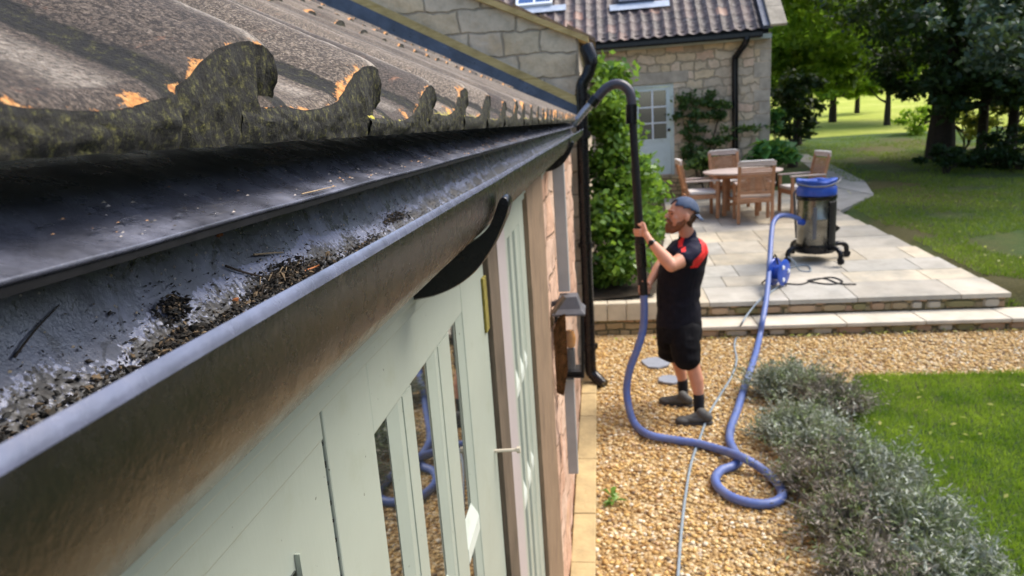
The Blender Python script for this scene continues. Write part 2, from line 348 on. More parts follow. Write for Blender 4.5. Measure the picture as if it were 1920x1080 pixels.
# ---------------------------------------------------------------- mesh helpers
def tag(o, label=None, cat=None, group=None, kind=None):
    if label: o['label'] = label
    if cat: o['category'] = cat
    if group: o['group'] = group
    if kind: o['kind'] = kind
    return o
def empty(name, loc, label=None, cat=None, group=None, rz=0):
    o = bpy.data.objects.new(name, None); col.objects.link(o); o.location = loc; o.rotation_euler = (0, 0, rz); o.empty_display_size = .1
    return tag(o, label, cat, group)
class MB:
    def __init__(s): s.v = []; s.f = []; s.c = []; s.mi = []; s.cur = 0
    def add(s, vs, fs, c=None):
        b = len(s.v); s.v += [tuple(x) for x in vs]; s.f += [tuple(b+i for i in f) for f in fs]; s.mi += [s.cur]*len(fs)
        s.c += [c or (1, 1, 1)]*len(vs); return s
    def box(s, x0, x1, y0, y1, z0, z1, c=None):
        return s.add([(x, y, z) for x in (x0, x1) for y in (y0, y1) for z in (z0, z1)],
              [(0, 1, 3, 2), (4, 6, 7, 5), (0, 4, 5, 1), (2, 3, 7, 6), (0, 2, 6, 4), (1, 5, 7, 3)], c)
    def obox(s, cen, ax, hs):
        cen = Vector(cen); a = [Vector(q).normalized()*h for q, h in zip(ax, hs)]
        return s.add([cen+sx*a[0]+sy*a[1]+sz*a[2] for sx in (-1, 1) for sy in (-1, 1) for sz in (-1, 1)],
              [(0, 1, 3, 2), (4, 6, 7, 5), (0, 4, 5, 1), (2, 3, 7, 6), (0, 2, 6, 4), (1, 5, 7, 3)])
    def bar(s, p, q, wdt, hgt=None, up=(0, 0, 1)):
        p, q = Vector(p), Vector(q); d = (q-p).normalized(); u = Vector(up)
        if abs(d.dot(u)) > .95: u = Vector((0, 1, 0))
        sd_ = d.cross(u).normalized(); u2 = sd_.cross(d)
        return s.obox((p+q)/2, (d, sd_, u2), ((q-p).length/2, wdt/2, (hgt or wdt)/2))
    def tube(s, pts, r, n=10, closed=False):
        pts = [Vector(p) for p in pts]; k = len(pts); rs = r if isinstance(r, (list, tuple)) else [r]*k
        vs = []; prev = None
        for i, p in enumerate(pts):
            if closed: d = pts[(i+1) % k]-pts[i-1]
            else: d = pts[min(i+1, k-1)]-pts[max(i-1, 0)]
            d.normalize()
            if prev is None:
                a = d.cross(Vector((0, 0, 1)));
                if a.length < .1: a = d.cross(Vector((0, 1, 0)))
            else: a = prev - d*prev.dot(d)
            a.normalize(); prev = a; b = d.cross(a)
            for j in range(n):
                th = 2*math.pi*j/n; vs.append(p+rs[i]*(math.cos(th)*a+math.sin(th)*b))
        fs = []
        for i in range(k if closed else k-1):
            for j in range(n): fs.append((i*n+j, i*n+(j+1) % n, ((i+1) % k)*n+(j+1) % n, ((i+1) % k)*n+j))
        if not closed: fs += [tuple(range(n))[::-1], tuple(range((k-1)*n, k*n))]
        return s.add(vs, fs)
    def lathe(s, prof, cen=(0, 0, 0), n=24, axis=(0, 0, 1)):
        ax = Vector(axis).normalized(); a = ax.cross(Vector((1, 0, 0)));
        if a.length < .1: a = ax.cross(Vector((0, 1, 0)))
        a.normalize(); b = ax.cross(a); cen = Vector(cen); vs = []
        for r, h in prof:
            for j in range(n):
                th = 2*math.pi*j/n; vs.append(cen+ax*h+r*(math.cos(th)*a+math.sin(th)*b))
        fs = []
        for i in range(len(prof)-1):
            for j in range(n): fs.append((i*n+j, i*n+(j+1) % n, (i+1)*n+(j+1) % n, (i+1)*n+j))
        if prof[0][0] > 1e-5: fs.append(tuple(range(n))[::-1])
        if prof[-1][0] > 1e-5: fs.append(tuple(range((len(prof)-1)*n, len(prof)*n)))
        return s.add(vs, fs)
    def prism(s, poly, d):
        poly = [Vector(p) for p in poly]; d = Vector(d); n = len(poly)
        return s.add(poly+[p+d for p in poly], [tuple(range(n))[::-1], tuple(range(n, 2*n))]+[(i, (i+1) % n, n+(i+1) % n, n+i) for i in range(n)])
    def build(s, name, m, parent=None, smooth=False, bevel=0, colattr=False, fix=True):
        me = bpy.data.meshes.new(name); me.from_pydata(s.v, [], s.f); me.update()
        for q in (m if isinstance(m, (list, tuple)) else [m]): me.materials.append(q)
        if any(s.mi): me.polygons.foreach_set('material_index', s.mi)
        if colattr:
            ca = me.color_attributes.new('Col', 'FLOAT_COLOR', 'POINT')
            ca.data.foreach_set('color', np.hstack([np.array(s.c, float), np.ones((len(s.c), 1))]).ravel())
        if fix:
            bm = bmesh.new(); bm.from_mesh(me); bmesh.ops.recalc_face_normals(bm, faces=bm.faces); bm.to_mesh(me); bm.free()
        if smooth: me.polygons.foreach_set('use_smooth', [True]*len(me.polygons))
        o = bpy.data.objects.new(name, me); col.objects.link(o)
        if parent: o.parent = parent
        if bevel:
            md = o.modifiers.new('bevel', 'BEVEL'); md.width = bevel; md.segments = 2; md.limit_method = 'ANGLE'; md.angle_limit = R(40)
        if smooth:
            try: me.set_sharp_from_angle(angle=R(38))
            except Exception: pass
        return o
def np_mesh(name, V, F, m, parent=None, colr=None, smooth=False):
    """V (n,3), F (k,q) arrays, colr (n,3)"""
    me = bpy.data.meshes.new(name); k, q = F.shape
    me.vertices.add(len(V)); me.vertices.foreach_set('co', V.astype(np.float32).ravel())
    me.loops.add(k*q); me.loops.foreach_set('vertex_index', F.astype(np.int32).ravel())
    me.polygons.add(k); me.polygons.foreach_set('loop_start', np.arange(0, k*q, q, dtype=np.int32)); me.polygons.foreach_set('loop_total', np.full(k, q, dtype=np.int32))
    if smooth: me.polygons.foreach_set('use_smooth', np.ones(k, dtype=bool))
    me.update(calc_edges=True)
    for mm in (m if isinstance(m, (list, tuple)) else [m]): me.materials.append(mm)
    if colr is not None:
        ca = me.color_attributes.new('Col', 'FLOAT_COLOR', 'POINT'); ca.data.foreach_set('color', np.hstack([colr, np.ones((len(colr), 1))]).astype(np.float32).ravel())
    o = bpy.data.objects.new(name, me); col.objects.link(o)
    if parent: o.parent = parent
    return o
def catmull(pts, n=8, closed=False):
    P = [Vector(p) for p in pts]; out = []; k = len(P)
    for i in range(k if closed else k-1):
        if closed: a, b, c, d = P[i-1], P[i], P[(i+1) % k], P[(i+2) % k]
        else: a, b, c, d = P[max(i-1, 0)], P[i], P[i+1], P[min(i+2, k-1)]
        for j in range(n):
            t = j/n; out.append(.5*((2*b)+(c-a)*t+(2*a-5*b+4*c-d)*t*t+(3*b-a-3*c+d)*t**3))
    if not closed: out.append(P[-1])
    return out
def leaves(name, centers, size, m, parent=None, asp=.55, up=.3, colfn=None, fold=True, rs=nrs):
    """diamond leaves round given centres; size scalar or array"""
    c = np.asarray(centers, float); n = len(c); s = np.broadcast_to(size, (n,))*rs.uniform(.7, 1.3, n)
    nrm = rs.normal(size=(n, 3)); nrm[:, 2] = np.abs(nrm[:, 2])+up; nrm /= np.linalg.norm(nrm, axis=1)[:, None]
    a = np.cross(nrm, rs.normal(size=(n, 3))); a /= np.linalg.norm(a, axis=1)[:, None]; b = np.cross(nrm, a)
    a *= s[:, None]*.5; b *= (s*asp)[:, None]*.5
    V = np.stack([c-a, c+b+nrm*s[:, None]*.08, c+a, c-b+nrm*s[:, None]*.08], 1).reshape(-1, 3)
    F = np.arange(4*n).reshape(-1, 4)
    cv = (rs.beta(2, 2.5, n) if colfn is None else colfn(c))
    C = np.repeat(np.stack([cv, cv, cv], 1), 4, 0)
    return np_mesh(name, V, F, m, parent, C)
def strands(name, base, tip, wid, m, parent=None, rs=nrs, cv=None):
    n = len(base); d = tip-base; sd_ = np.cross(d, rs.normal(size=(n, 3))); sd_ /= (np.linalg.norm(sd_, axis=1)[:, None]+1e-9)
    wv = np.broadcast_to(wid, (n,))[:, None]*.5
    V = np.stack([base-sd_*wv, base+sd_*wv, tip], 1).reshape(-1, 3); F = np.arange(3*n).reshape(-1, 3)
    cv = rs.beta(2, 2, n) if cv is None else cv
    return np_mesh(name, V, F, m, parent, np.repeat(np.stack([cv]*3, 1), 3, 0))
def clumps(cen, rad, nclump, nleaf, spread, rs=nrs, shell=.55):
    """leaf positions gathered in clumps spread through an ellipsoid"""
    d = rs.normal(size=(nclump, 3)); d /= np.linalg.norm(d, axis=1)[:, None]
    r = rs.uniform(shell**3, 1, nclump)**(1/3)
    cc = d*r[:, None]*np.array(rad)+np.array(cen)
    k = rs.randint(0, nclump, nleaf)
    off = rs.normal(size=(nleaf, 3))*spread; off[:, 2] *= .6
    return cc[k]+off

# ================================================================ SETTING
def sheet(name, pts, z, m, kind='structure', thick=None):
    mb = MB(); mb.add([(x, y, z(x, y) if callable(z) else z) for x, y in pts], [tuple(range(len(pts)))])
    return tag(mb.build(name, m, fix=False), kind=kind)
def grid_sheet(name, xs, ys, zf, m):
    X, Y = np.meshgrid(xs, ys); Z = np.vectorize(zf)(X, Y); V = np.stack([X, Y, Z], -1).reshape(-1, 3)
    nx, ny = len(xs), len(ys); i = (np.arange(ny-1)[:, None]*nx+np.arange(nx-1)).ravel()
    F = np.stack([i, i+1, i+nx+1, i+nx], 1)
    return tag(np_mesh(name, V, F, m, smooth=True), kind='structure')
def terr(x, y):
    s = min(max((y-(8.12 if x < 4.9 else 7.75))/.4, 0), 1); s = s*s*(3-2*s)
    z = gz(max(y, 8.1))*s
    if x < 4.55 and y < 16: z -= .12*s
    if y < 8.1 and x < 4.9: z = -.02
    elif y < 7.75: z -= .02
    return z + .03*mnoise.noise(Vector((x*.3, y*.3, 0)))*s*(1 if y > 9 else .2)
xs = np.concatenate([np.linspace(-60, -6, 12), np.linspace(-5, 4.3, 30), np.linspace(4.6, 16, 30), np.linspace(18, 90, 20)])
ys = np.concatenate([np.linspace(-12, 7, 14), np.linspace(7.5, 9, 14), np.linspace(9.4, 26, 40)])
grid_sheet('lawn_terrain', xs, ys, terr, M['turf'])
ys2 = np.linspace(26, 170, 60)
grid_sheet('sunlit_field', xs, ys2, terr, M['field'])
# gravel
sheet('gravel_path', [(-.3, -6), (1.30, -6), (1.30, 1), (1.42, 3.3), (1.78, 4.8), (2.1, 6.1), (2.28, 6.42), (14, 6.38), (14, 7.72), (-.3, 7.95)], .0, M['gravel'])
def lawnline(y):   # left border of the near lawn
    return np.interp(y, [1, 3.3, 4.8, 6.1, 6.42], [1.30, 1.42, 1.78, 2.1, 2.28])
sheet('near_lawn', [(1.31, -6), (1.31, 1), (1.43, 3.3), (1.79, 4.8), (2.11, 6.1), (2.29, 6.41), (14, 6.37), (14, -6)], .012, M['turf'])

def gravel_stones():
    n = 30000; x = nrs.uniform(-.12, 4.9, n); y = nrs.uniform(3.0, 7.75, n)
    ok = (x < np.array([lawnline(q) for q in y])+.0) | (y > 6.42)
    ok &= (x/y < .62)
    x, y = x[ok], y[ok]; n = len(x)
    ico = bmesh.new(); bmesh.ops.create_icosphere(ico, subdivisions=1, radius=1); iv = np.array([v.co[:] for v in ico.verts]); fi = np.array([[v.index for v in f.verts] for f in ico.faces]); ico.free()
    s = nrs.uniform(.007, .017, n)
    sc = np.stack([s*nrs.uniform(.8, 1.4, n), s*nrs.uniform(.8, 1.4, n), s*nrs.uniform(.5, .8, n)], 1)
    jit = 1+nrs.uniform(-.28, .28, (n, len(iv)))
    th = nrs.uniform(0, 6.28, n); ct, st = np.cos(th)[:, None], np.sin(th)[:, None]
    P = iv[None]*sc[:, None]*jit[..., None]
    X = P[..., 0]*ct-P[..., 1]*st+x[:, None]; Y = P[..., 0]*st+P[..., 1]*ct+y[:, None]; Z = P[..., 2]+s[:, None]*.35
    V = np.stack([X, Y, Z], -1).reshape(-1, 3); F = (fi[None]+(np.arange(n)*len(iv))[:, None, None]).reshape(-1, 3)
    pal = np.array([(.26, .14, .04), (.44, .26, .08), (.54, .35, .12), (.58, .41, .18), (.64, .50, .28), (.48, .32, .18), (.72, .64, .48), (.17, .11, .06)])
    c = pal[nrs.choice(8, n, p=[.12, .22, .22, .16, .12, .06, .06, .04])]*nrs.uniform(.75, 1.15, (n, 1))
    o = np_mesh('gravel_stones', V, F, M['pebble'], colr=np.clip(np.repeat(c, len(iv), 0), 0, 1))
    tag(o, 'golden gravel stones covering the path', 'gravel', kind='stuff')
gravel_stones()
def grass_blades():
    n = 80000; y = nrs.uniform(2.6, 6.47, n); y -= (y > 6.38)*nrs.uniform(0, .08, n); x = 1.0+nrs.uniform(0, 3.2, n)**1
    ok = (x > np.array([lawnline(q) for q in y])) & (x/y < .66); x, y = x[ok], y[ok]; n = len(x)
    b = np.stack([x, y, np.full(n, .01)], 1); h = nrs.uniform(.02, .06, n); x -= (nrs.rand(n) < .06)*nrs.uniform(0, .12, n); b[:, 0] = x
    t = b+np.stack([nrs.normal(0, .018, n), nrs.normal(0, .018, n), h], 1)
    patch = np.array([mnoise.noise(Vector((p[0]*2.5, p[1]*2.5, 3))) for p in b[::1]])
    p2 = np.array([mnoise.noise(Vector((p[0]*9, p[1]*9, 8))) for p in b]); cv = np.clip(.48+patch*.75+p2*.35+nrs.normal(0, .18, n), 0, 1)
    tag(strands('lawn_grass', b, t, .006, M['grass'], cv=cv), 'short bright green lawn grass beside the gravel', 'grass', kind='stuff')
    n = 70000; y = 8.15+nrs.uniform(0, 1, n)**1.3*17; x = 3.8+nrs.uniform(0, 1, n)*(y*.62-2)
    bx = np.interp(y, [8.1, 13.1, 14.5, 21.5], [4.52, 4.28, 5.35, 5.75]); ok = (x > bx); x, y = x[ok], y[ok]; n = len(x)
    z = np.array([terr(a, b_) for a, b_ in zip(x, y)]); b = np.stack([x, y, z-.005], 1)
    t = b+np.stack([nrs.normal(0, .03, n), nrs.normal(0, .03, n), nrs.uniform(.03, .08, n)], 1)
    patch = np.array([mnoise.noise(Vector((p[0]*.8, p[1]*.8, 3))) for p in b])
    cv = np.clip(.45+patch*.7+nrs.normal(0, .14, n), 0, 1); kk = patch > -.18
    b, t, cv = b[kk], t[kk], cv[kk]
    tag(strands('garden_grass', b, t, .014, M['grass_far'], cv=cv), 'mown garden grass beyond the patio', 'grass', kind='stuff')
grass_blades()
def fallen_leaves():
    pts = []
    for i in range(60): 
        y = rnd.uniform(3.4, 6.3); x = rnd.uniform(lawnline(y)+.05, lawnline(y)+1.8); pts.append((x, y, .055))
    for i in range(170):
        y = rnd.uniform(8.5, 20); x = rnd.uniform(4.8, y*.6+1); pts.append((x, y, terr(x, y)+.06))
    for i in range(70): pts.append((rnd.uniform(.1, 4.4), 7.70+rnd.uniform(-.08, .03), .03))
    tag(leaves('fallen_leaves', pts, .05, M['leaf_yellow'], up=3), 'small yellow fallen leaves on lawn and step', 'leaves', kind='stuff')
fallen_leaves()

# patio and steps
def flagstones():
    mb = MB(); y = 8.1; j = .005
    while y < 15.6:
        dy = rnd.choice([.45, .55, .62, .75]) if y > 8.2 else .62
        if y+dy > 15.6: dy = 15.6-y
        x = .7+rnd.uniform(-.7, 0) if y > 8.8 else -.3+0
        xr = np.interp(y, [8.1, 13.1, 15.7], [4.49, 4.22, 4.2])
        if y < 8.8: x = .62 if y > 8.4 else -.28
        while x < xr:
            dx = rnd.choice([.45, .6, .75, .9, 1.1]); x1 = min(x+dx, xr)
            if xr-x1 < .25: x1 = xr
            k = rnd.uniform(.8, 1.1); base = rnd.choice([(.50, .46, .39), (.54, .49, .40), (.48, .46, .41), (.56, .49, .37), (.52, .49, .43)])
            z0 = gz(y)+rnd.uniform(-.002, .002); z1 = gz(y+dy)+rnd.uniform(-.002, .002)
            vs = [(a, b_, c) for (a, b_, zt) in ((x+j, y+j, z0), (x1-j, y+j, z0), (x1-j, y+dy-j, z1), (x+j, y+dy-j, z1)) for c in (zt-.05, zt)]
            mb.add(vs, [(1, 3, 5, 7), (0, 2, 3, 1), (2, 4, 5, 3), (4, 6, 7, 5), (6, 0, 1, 7)], tuple(q*k for q in base))
            x = x1
        y += dy
    # strip of paving running back beside the lawn
    for (a, b_, c_, d_) in (((4.24, 13.05), (5.3, 14.4), (4.9, 15.6), (4.24, 15.0)), ((5.32, 14.45), (5.7, 16.0), (5.1, 17.2), (4.93, 15.65)), ((5.72, 16.1), (5.9, 18.6), (5.4, 19.6), (5.12, 17.3)), ((5.9, 18.7), (6.0, 21.5), (5.5, 21.5), (5.42, 19.7))):
        q = [a, b_, c_, d_]; k = rnd.uniform(.8, 1)
        mb.add([(x, y, gz(y)+.012) for x, y in q]+[(x, y, gz(y)-.05) for x, y in q], [(0, 1, 2, 3), (4, 5, 1, 0), (5, 6, 2, 1), (6, 7, 3, 2), (7, 4, 0, 3)], (.42*k, .41*k, .40*k))
    o = mb.build('patio', M['flag'], colattr=True); tag(o, kind='structure')
    mb = MB(); y0, y1 = 8.11, 15.6
    mb.add([(-.2, y0+.03, gz(y0)-.03), (4.46, y0+.03, gz(y0)-.03), (4.2, 13.1, gz(13.1)-.03), (4.2, y1, gz(y1)-.03), (-.2, y1, gz(y1)-.03)], [(0, 1, 2, 3, 4)])
    tag(mb.build('patio_bedding', M['soil'], fix=False), kind='structure')
flagstones()
def steps():
    mb = MB(); x = .68
    while x < 5.2:
        x1 = x+rnd.uniform(.7, 1.05); mb.box(x+.004, min(x1, 5.2)-.004, 7.70, 8.13, .09+rnd.uniform(-.003, .003), .135); x = x1
    o = mb.build('step_tread', M['steppaving'], bevel=.008); tag(o, kind='structure')
    mb = MB(); mb.box(.66, 5.15, 7.76, 8.12, -.05, .09); mb.box(.66, 4.45, 8.145, 8.4, .1, .262)
    tag(mb.build('step_riser', M['stepstone']), kind='structure')
    # individual rounded riser stones
    mb = MB()
    for z, y, h, x0, xe in ((.198, 8.135, .052, .75, 4.4), (.045, 7.755, .042, .75, 5.0)):
        x = x0
        while x < xe:
            L = rnd.uniform(.12, .36); mb.cur = 0
            hh = h*rnd.uniform(.75, 1)
            vs = []; fs = []
            n = 10
            for k in range(n):
                th = 2*math.pi*k/n; cx = math.copysign(abs(math.cos(th))**.5, math.cos(th)); cz = math.copysign(abs(math.sin(th))**.5, math.sin(th))
                vs.append((x+L/2+cx*L*.47, y+.01, z+cz*hh)); vs.append((x+L/2+cx*L*.38, y-.022*rnd.uniform(.6, 1.2), z+cz*hh*.8))
            for k in range(n): a = 2*k; b_ = 2*((k+1) % n); fs.append((a, b_, b_+1, a+1))
            fs.append(tuple(2*k+1 for k in range(n)))
            c = rnd.choice([(.30, .22, .12), (.40, .27, .16), (.24, .19, .08), (.42, .36, .27), (.20, .17, .07), (.34, .22, .13)])
            mb.add(vs, fs, c); x += L+rnd.uniform(.01, .05)
    tag(mb.build('riser_stones', M['pebble'], colattr=True, smooth=True), kind='structure')
steps()
def bed_wall():
    root = empty('bed_retaining_wall', (.25, 8.0, 0), 'low garden wall of pale stone blocks below the climbing shrub', 'garden wall')
    T = -Vector(root.location)
    def sh(mb): mb.v = [tuple(Vector(v)+T) for v in mb.v]; return mb
    mb = MB(); mb.box(-.3, .655, 7.97, 8.35, -.05, .17); sh(mb).build('rubble_base', M['stepstone'], root)
    mb = MB()
    for x0, x1 in ((-.3, .02), (.026, .24), (.246, .655)): mb.box(x0, x1, 7.93, 8.08, .172, .385)
    sh(mb).build('coping', M['paleblock'], root, bevel=.01)
bed_wall()
sheet('planting_bed', [(-.6, 8.09), (.62, 8.38), (.72, 9.2), (.95, 11), (1.2, 13), (1.35, 15.69), (-.6, 15.69)], lambda x, y: gz(y)+.05, M['soil'])
for i, (u, v) in enumerate(((1228, 680), (1256, 712))):
    p = on_z(u, v, .02); mb = MB(); pts = []
    for k in range(9):
        th = k/9*6.28; pts.append((p.x+math.cos(th)*(.14-.03*i)*rnd.uniform(.8, 1.15), p.y+math.sin(th)*(.15-.04*i)*rnd.uniform(.8, 1.15), .008))
    mb.prism(pts, (0, 0, .022)); o = mb.build('stepping_stone', M['slatestone'], bevel=.004)
    tag(o, ('larger blue-grey stepping stone behind the man\'s knees' if i == 0 else 'smaller blue-grey stepping stone by the man\'s far shin'), 'stepping stone', 'stepping stones in the gravel')

# ================================================================ NEAR BUILDING
XW = -.26                      # wall face
NB = empty('stone_outbuilding', (XW, 3.0, 0), 'low outbuilding with pantile roof, black gutter and sage green joinery in close-up', 'building')
def loc(mb, root):
    T = Vector(root.location); mb.v = [tuple(Vector(v)-T) for v in mb.v]; return mb
LEN0, LEN1 = -.9, 6.35
# --- roof tiles
PITCH_T = .2016; TH = R(27); Y0 = .394
def prof(t):
    """tile profile height for t in 0..1 : flat pan then rising roll, steep fall"""
    if t < .38: return .0035*(1-math.sin(math.pi*max(t, 0)/.38)) if t > 0 else .002
    return float(np.interp(t, [.38, .44, .50, .60, .68, .75, .80, .85, .89, .93, .96, .98, .995, 1.0], [.0035, .0055, .0105, .0215, .0290, .0335, .0358, .0372, .0374, .0368, .0350, .0322, .0280, .0225]))
def roof():
    NT0, NT1 = -5, 29; ts = list(np.concatenate([[-.24, -.12, -.03], np.linspace(0, .4, 6)[:-1], np.linspace(.4, .9, 11)[:-1], .9+.1*np.sin(np.linspace(0, math.pi/2, 8))]))
    gauge = .58; V = []; F = []; C = []; MI = []
    nc = 6
    def nzv(p, s): return mnoise.noise(Vector(p)*s)
    for k in range(nc):
        rows = ([0, .002, .005, .01, .018, .03, .045, .065, .09, .12, .155, .20, .25, .31, .38, .45, .53, .585] if k == 0 else [0, .004, .02, .1, .25, .4, .585])
        for ti in range(NT0, NT1):
            ya = Y0+PITCH_T*(ti-1)
            sk = nzv((ti*3.1, k*7.7, 0), 1)*.006
            if ya > LEN1: continue
            b0 = len(V); fine = (k == 0 and ti <= 3)
            tt = ts if not fine else list(np.interp(np.linspace(0, len(ts)-1, 3*len(ts)), range(len(ts)), ts))
            rr = rows if not fine else list(np.interp(np.linspace(0, len(rows)-1, 3*len(rows)), range(len(rows)), rows))
            for si, s in enumerate(rr):
                for t in tt:
                    y = ya+t*PITCH_T
                    h = prof(t)
                    lift = .016*(1-s/.585) + .003*math.sin(ti*2.3+k)
                    sx = s+sk
                    edge = math.exp(-s/.004)
                    jag = (nzv((y*1, k*3, 5), 90)*.0022+nzv((y, k*3, 9), 260)*.001)*edge
                    x = -.18-(k*gauge+sx)*math.cos(TH)+jag
                    z = H+.0145+h+(k*gauge+sx)*math.sin(TH)+lift-.011-.004*edge
                    z += nzv((x, y, z), 60)*.0009+nzv((x, y, z), 14)*.0018
                    V.append((x, y, z))
                    moss_shade = .0
                    dv = min(abs(t-.40), abs(t-1.0)*1.6, abs(t)*1.6)
                    moss_shade = .95*math.exp(-(abs(t-.48)/.060)**2)+.75*math.exp(-(t/.08)**2)+(.7 if t > .95 else 0)  # valley moss, plus shade painted on the steep fall side
                    lv = .62*math.exp(-s/.009)+(.40*math.exp(-(abs(t-.36)/.035)**2))+.08
                    if t < -.01: lv = 0
                    if .45 < t < .85: lv += .28*math.exp(-s/.01)
                    yv = .5*math.exp(-s/.012)*(1 if t < .35 and ti >= 2 else .1)
                    if .80 < t < .96: yv = -math.exp(-((t-.90)/.045)**2)
                    elif .16 < t < .40: yv -= .7*math.exp(-((t-.30)/.08)**2)*(s > .01)  # crest and pan lightened by colour as if lit
                    if k > 0: moss_shade += .35*math.exp(-s/.02)
                    lf = max(0, .55+1.1*nzv((y*1.0, x*1.0, k*5), 11)); lv *= lf; C.append((moss_shade, lv, yv))
            n = len(tt)
            for a in range(len(rr)-1):
                for b_ in range(n-1):
                    i = b0+a*n+b_; F.append((i, i+1, i+n+1, i+n)); MI.append(0)
            # end face
            e0 = len(V)
            m_ = 10 if fine else 4
            for q in range(m_+1):
                for j_, t in enumerate(tt):
                    top = V[b0+j_]
                    lo = float(np.interp(t, [.78, .88, .93, .97, 1.0], [0, .005, .0115, .0145, .0165]))+.0015*nzv((top[1], 0, 3), 70)
                    zb = H+lo+.000+(k*gauge)*math.sin(TH) + (lift*0)
                    f = q/m_; z = top[2]*(1-f)+zb*f
                    bul = .002*math.sin(f*math.pi)+(nzv((top[1], z, 2), 170)*.0022+nzv((top[1], z, 7), 60)*.0016+nzv((top[1], z, 4), 420)*.001)*min(1, f*3)
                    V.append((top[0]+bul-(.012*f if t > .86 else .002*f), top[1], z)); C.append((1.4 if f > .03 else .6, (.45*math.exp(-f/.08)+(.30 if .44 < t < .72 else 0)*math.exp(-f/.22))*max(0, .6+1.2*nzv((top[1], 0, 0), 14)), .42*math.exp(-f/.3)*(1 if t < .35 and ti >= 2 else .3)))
            for q in range(m_):
                for b_ in range(n-1):
                    i = e0+q*n+b_; F.append((i, i+n, i+n+1, i+1)); MI.append(0)
            # underside of the eaves course
            if k == 0:
                u0 = len(V)
                for j_, t in enumerate(tt):
                    p = V[e0+m_*n+j_]; V.append((p[0]-.3*math.cos(TH), p[1], p[2]+.3*math.sin(TH)-.004)); C.append((.5, 0, 0))
                for b_ in range(n-1): F.append((e0+m_*n+b_, u0+b_, u0+b_+1, e0+m_*n+b_+1)); MI.append(0)
    mb = MB(); mb.v = V; mb.f = F; mb.c = C; mb.mi = MI
    o = loc(mb, NB).build('roof', M['tile'], NB, smooth=True, colattr=True, fix=False)
    return o
roof()
def nb_part(name, mb, m, **k): return loc(mb, NB).build(name, m, NB, **k)
# flashing and verge trim where the roof meets the taller gable
mb = MB(); YF = 6.30
def vline(x, dz): return Vector((x, YF, H+.06+.506*(-x-.18)+dz))
mb.prism([vline(-.12, -.06), vline(-3.2, -.06), vline(-3.2, .16), vline(-.12, .075)], (0, .03, 0)); nb_part('lead_flashing', mb, M['lead'])
mb = MB(); mb.prism([vline(-.08, .076), vline(-3.2, .162), vline(-3.2, .215), vline(-.08, .135)], (0, .06, 0))
mb.prism([vline(-.075, .137), vline(-3.2, .217), vline(-3.2, .235), vline(-.075, .152)], (0, .085, 0)); nb_part('verge_board', mb, M['bargewood'])
# eaves tray
mb = MB()
ns = 140; vs = []; yy = np.linspace(LEN0, 6.1, ns)
for y in yy:
    wv = .0012*mnoise.noise(Vector((y*6, 0, 0)))
    for x, z in ((-.1885, -.0366), (-.1895, -.0360), (-.212, -.0290), (-.232, -.0160), (-.26, -.004), (-.34, .020)): vs.append((x, y, H+z+wv))
fs = [(i*6+j, i*6+j+1, (i+1)*6+j+1, (i+1)*6+j) for i in range(ns-1) for j in range(5)]
mb.add(vs, fs); o = nb_part('eaves_tray', mb, M['tray'], smooth=True)
md = o.modifiers.new('s', 'SOLIDIFY'); md.thickness = .0025; md.offset = -1
mb = MB(); mb.box(-.196, -.1902, LEN0, 6.1, H-.0425, H-.0372); nb_part('tray_gap_shade', mb, M['blackmatt'])  # black strip stands in for the shadow under the tray lip
# gutter
GP = [(-.130, -.066), (-.1305, -.078), (-.133, -.094), (-.138, -.110), (-.1485, -.1245), (-.163, -.1335), (-.180, -.1345), (-.198, -.127), (-.216, -.113), (-.231, -.094), (-.2405, -.074), (-.2455, -.046)]
GI = [(-.2425, -.046), (-.2405, -.058), (-.236, -.073), (-.226, -.090), (-.212, -.106), (-.195, -.120), (-.178, -.1285), (-.165, -.1285), (-.152, -.120), (-.1425, -.107), (-.138, -.09), (-.1352, -.072), (-.1354, -.0655), (-.1350, -.0626), (-.1342, -.0612), (-.1330, -.0607), (-.1312, -.0625)]
def gsurf(x): return float(np.interp(x, [p[0] for p in GI[:9]], [p[1] for p in GI[:9]]))
GY0, GY1 = -.9, 6.2
gseg = np.concatenate([np.linspace(GY0, 0, 8), np.linspace(.02, 1.5, 110), np.linspace(1.55, GY1, 40)])
ring = GP+GI
mb = MB(); n = len(ring); vs = []
for y in gseg:
    for x, z in ring: vs.append((x+.0005*mnoise.noise(Vector((y*3, 1, 0)))+.00025*mnoise.noise(Vector((y*25, x*90, 3))), y, H+z+.0006*mnoise.noise(Vector((y*3, 5, 0)))))
fs = []
fs_o = []; fs_r = []
for i in range(len(gseg)-1):
    for j in range(n): (fs_r if j >= len(GP)+11 else fs if j >= len(GP)-1 else fs_o).append((i*n+j, i*n+(j+1) % n, (i+1)*n+(j+1) % n, (i+1)*n+j))
mb.add(vs, fs_o); mb.cur = 1; base = 0; mb.f += fs; mb.mi += [1]*len(fs); mb.f += fs_r; mb.mi += [2]*len(fs_r)
mb.f += [tuple(range(n)), tuple(range((len(gseg)-1)*n, len(gseg)*n))]; mb.mi += [0, 0]
GUT = nb_part('gutter', mb, [M['gutter_out'], M['pvc'], simple('sky_lit_gutter_rim', (.15, .165, .24), .22, var=.5, vs=30, bs=.1, spec=.9)], smooth=True)  # pale rim colour stands in for sky reflected along the lip
# union lip near the far bracket (joint of two lengths)
def gutter_part(name, mb, m, **k):
    mb = loc(mb, NB); return mb.build(name, m, GUT, **k)
def sleeve(y0, y1, t=.003):
    mb = MB(); pts = [(x-(.0 if False else 0)+ (t if i < 5 else (-t*.2)), z-t*(.3 if i < 3 else 1)) for i, (x, z) in enumerate(GP)]
    poly = [(x, y0, H+z) for x, z in pts]+[(x, y0, H+z) for x, z in GP[::-1]]
    return mb.prism(poly, (0, y1-y0, 0))
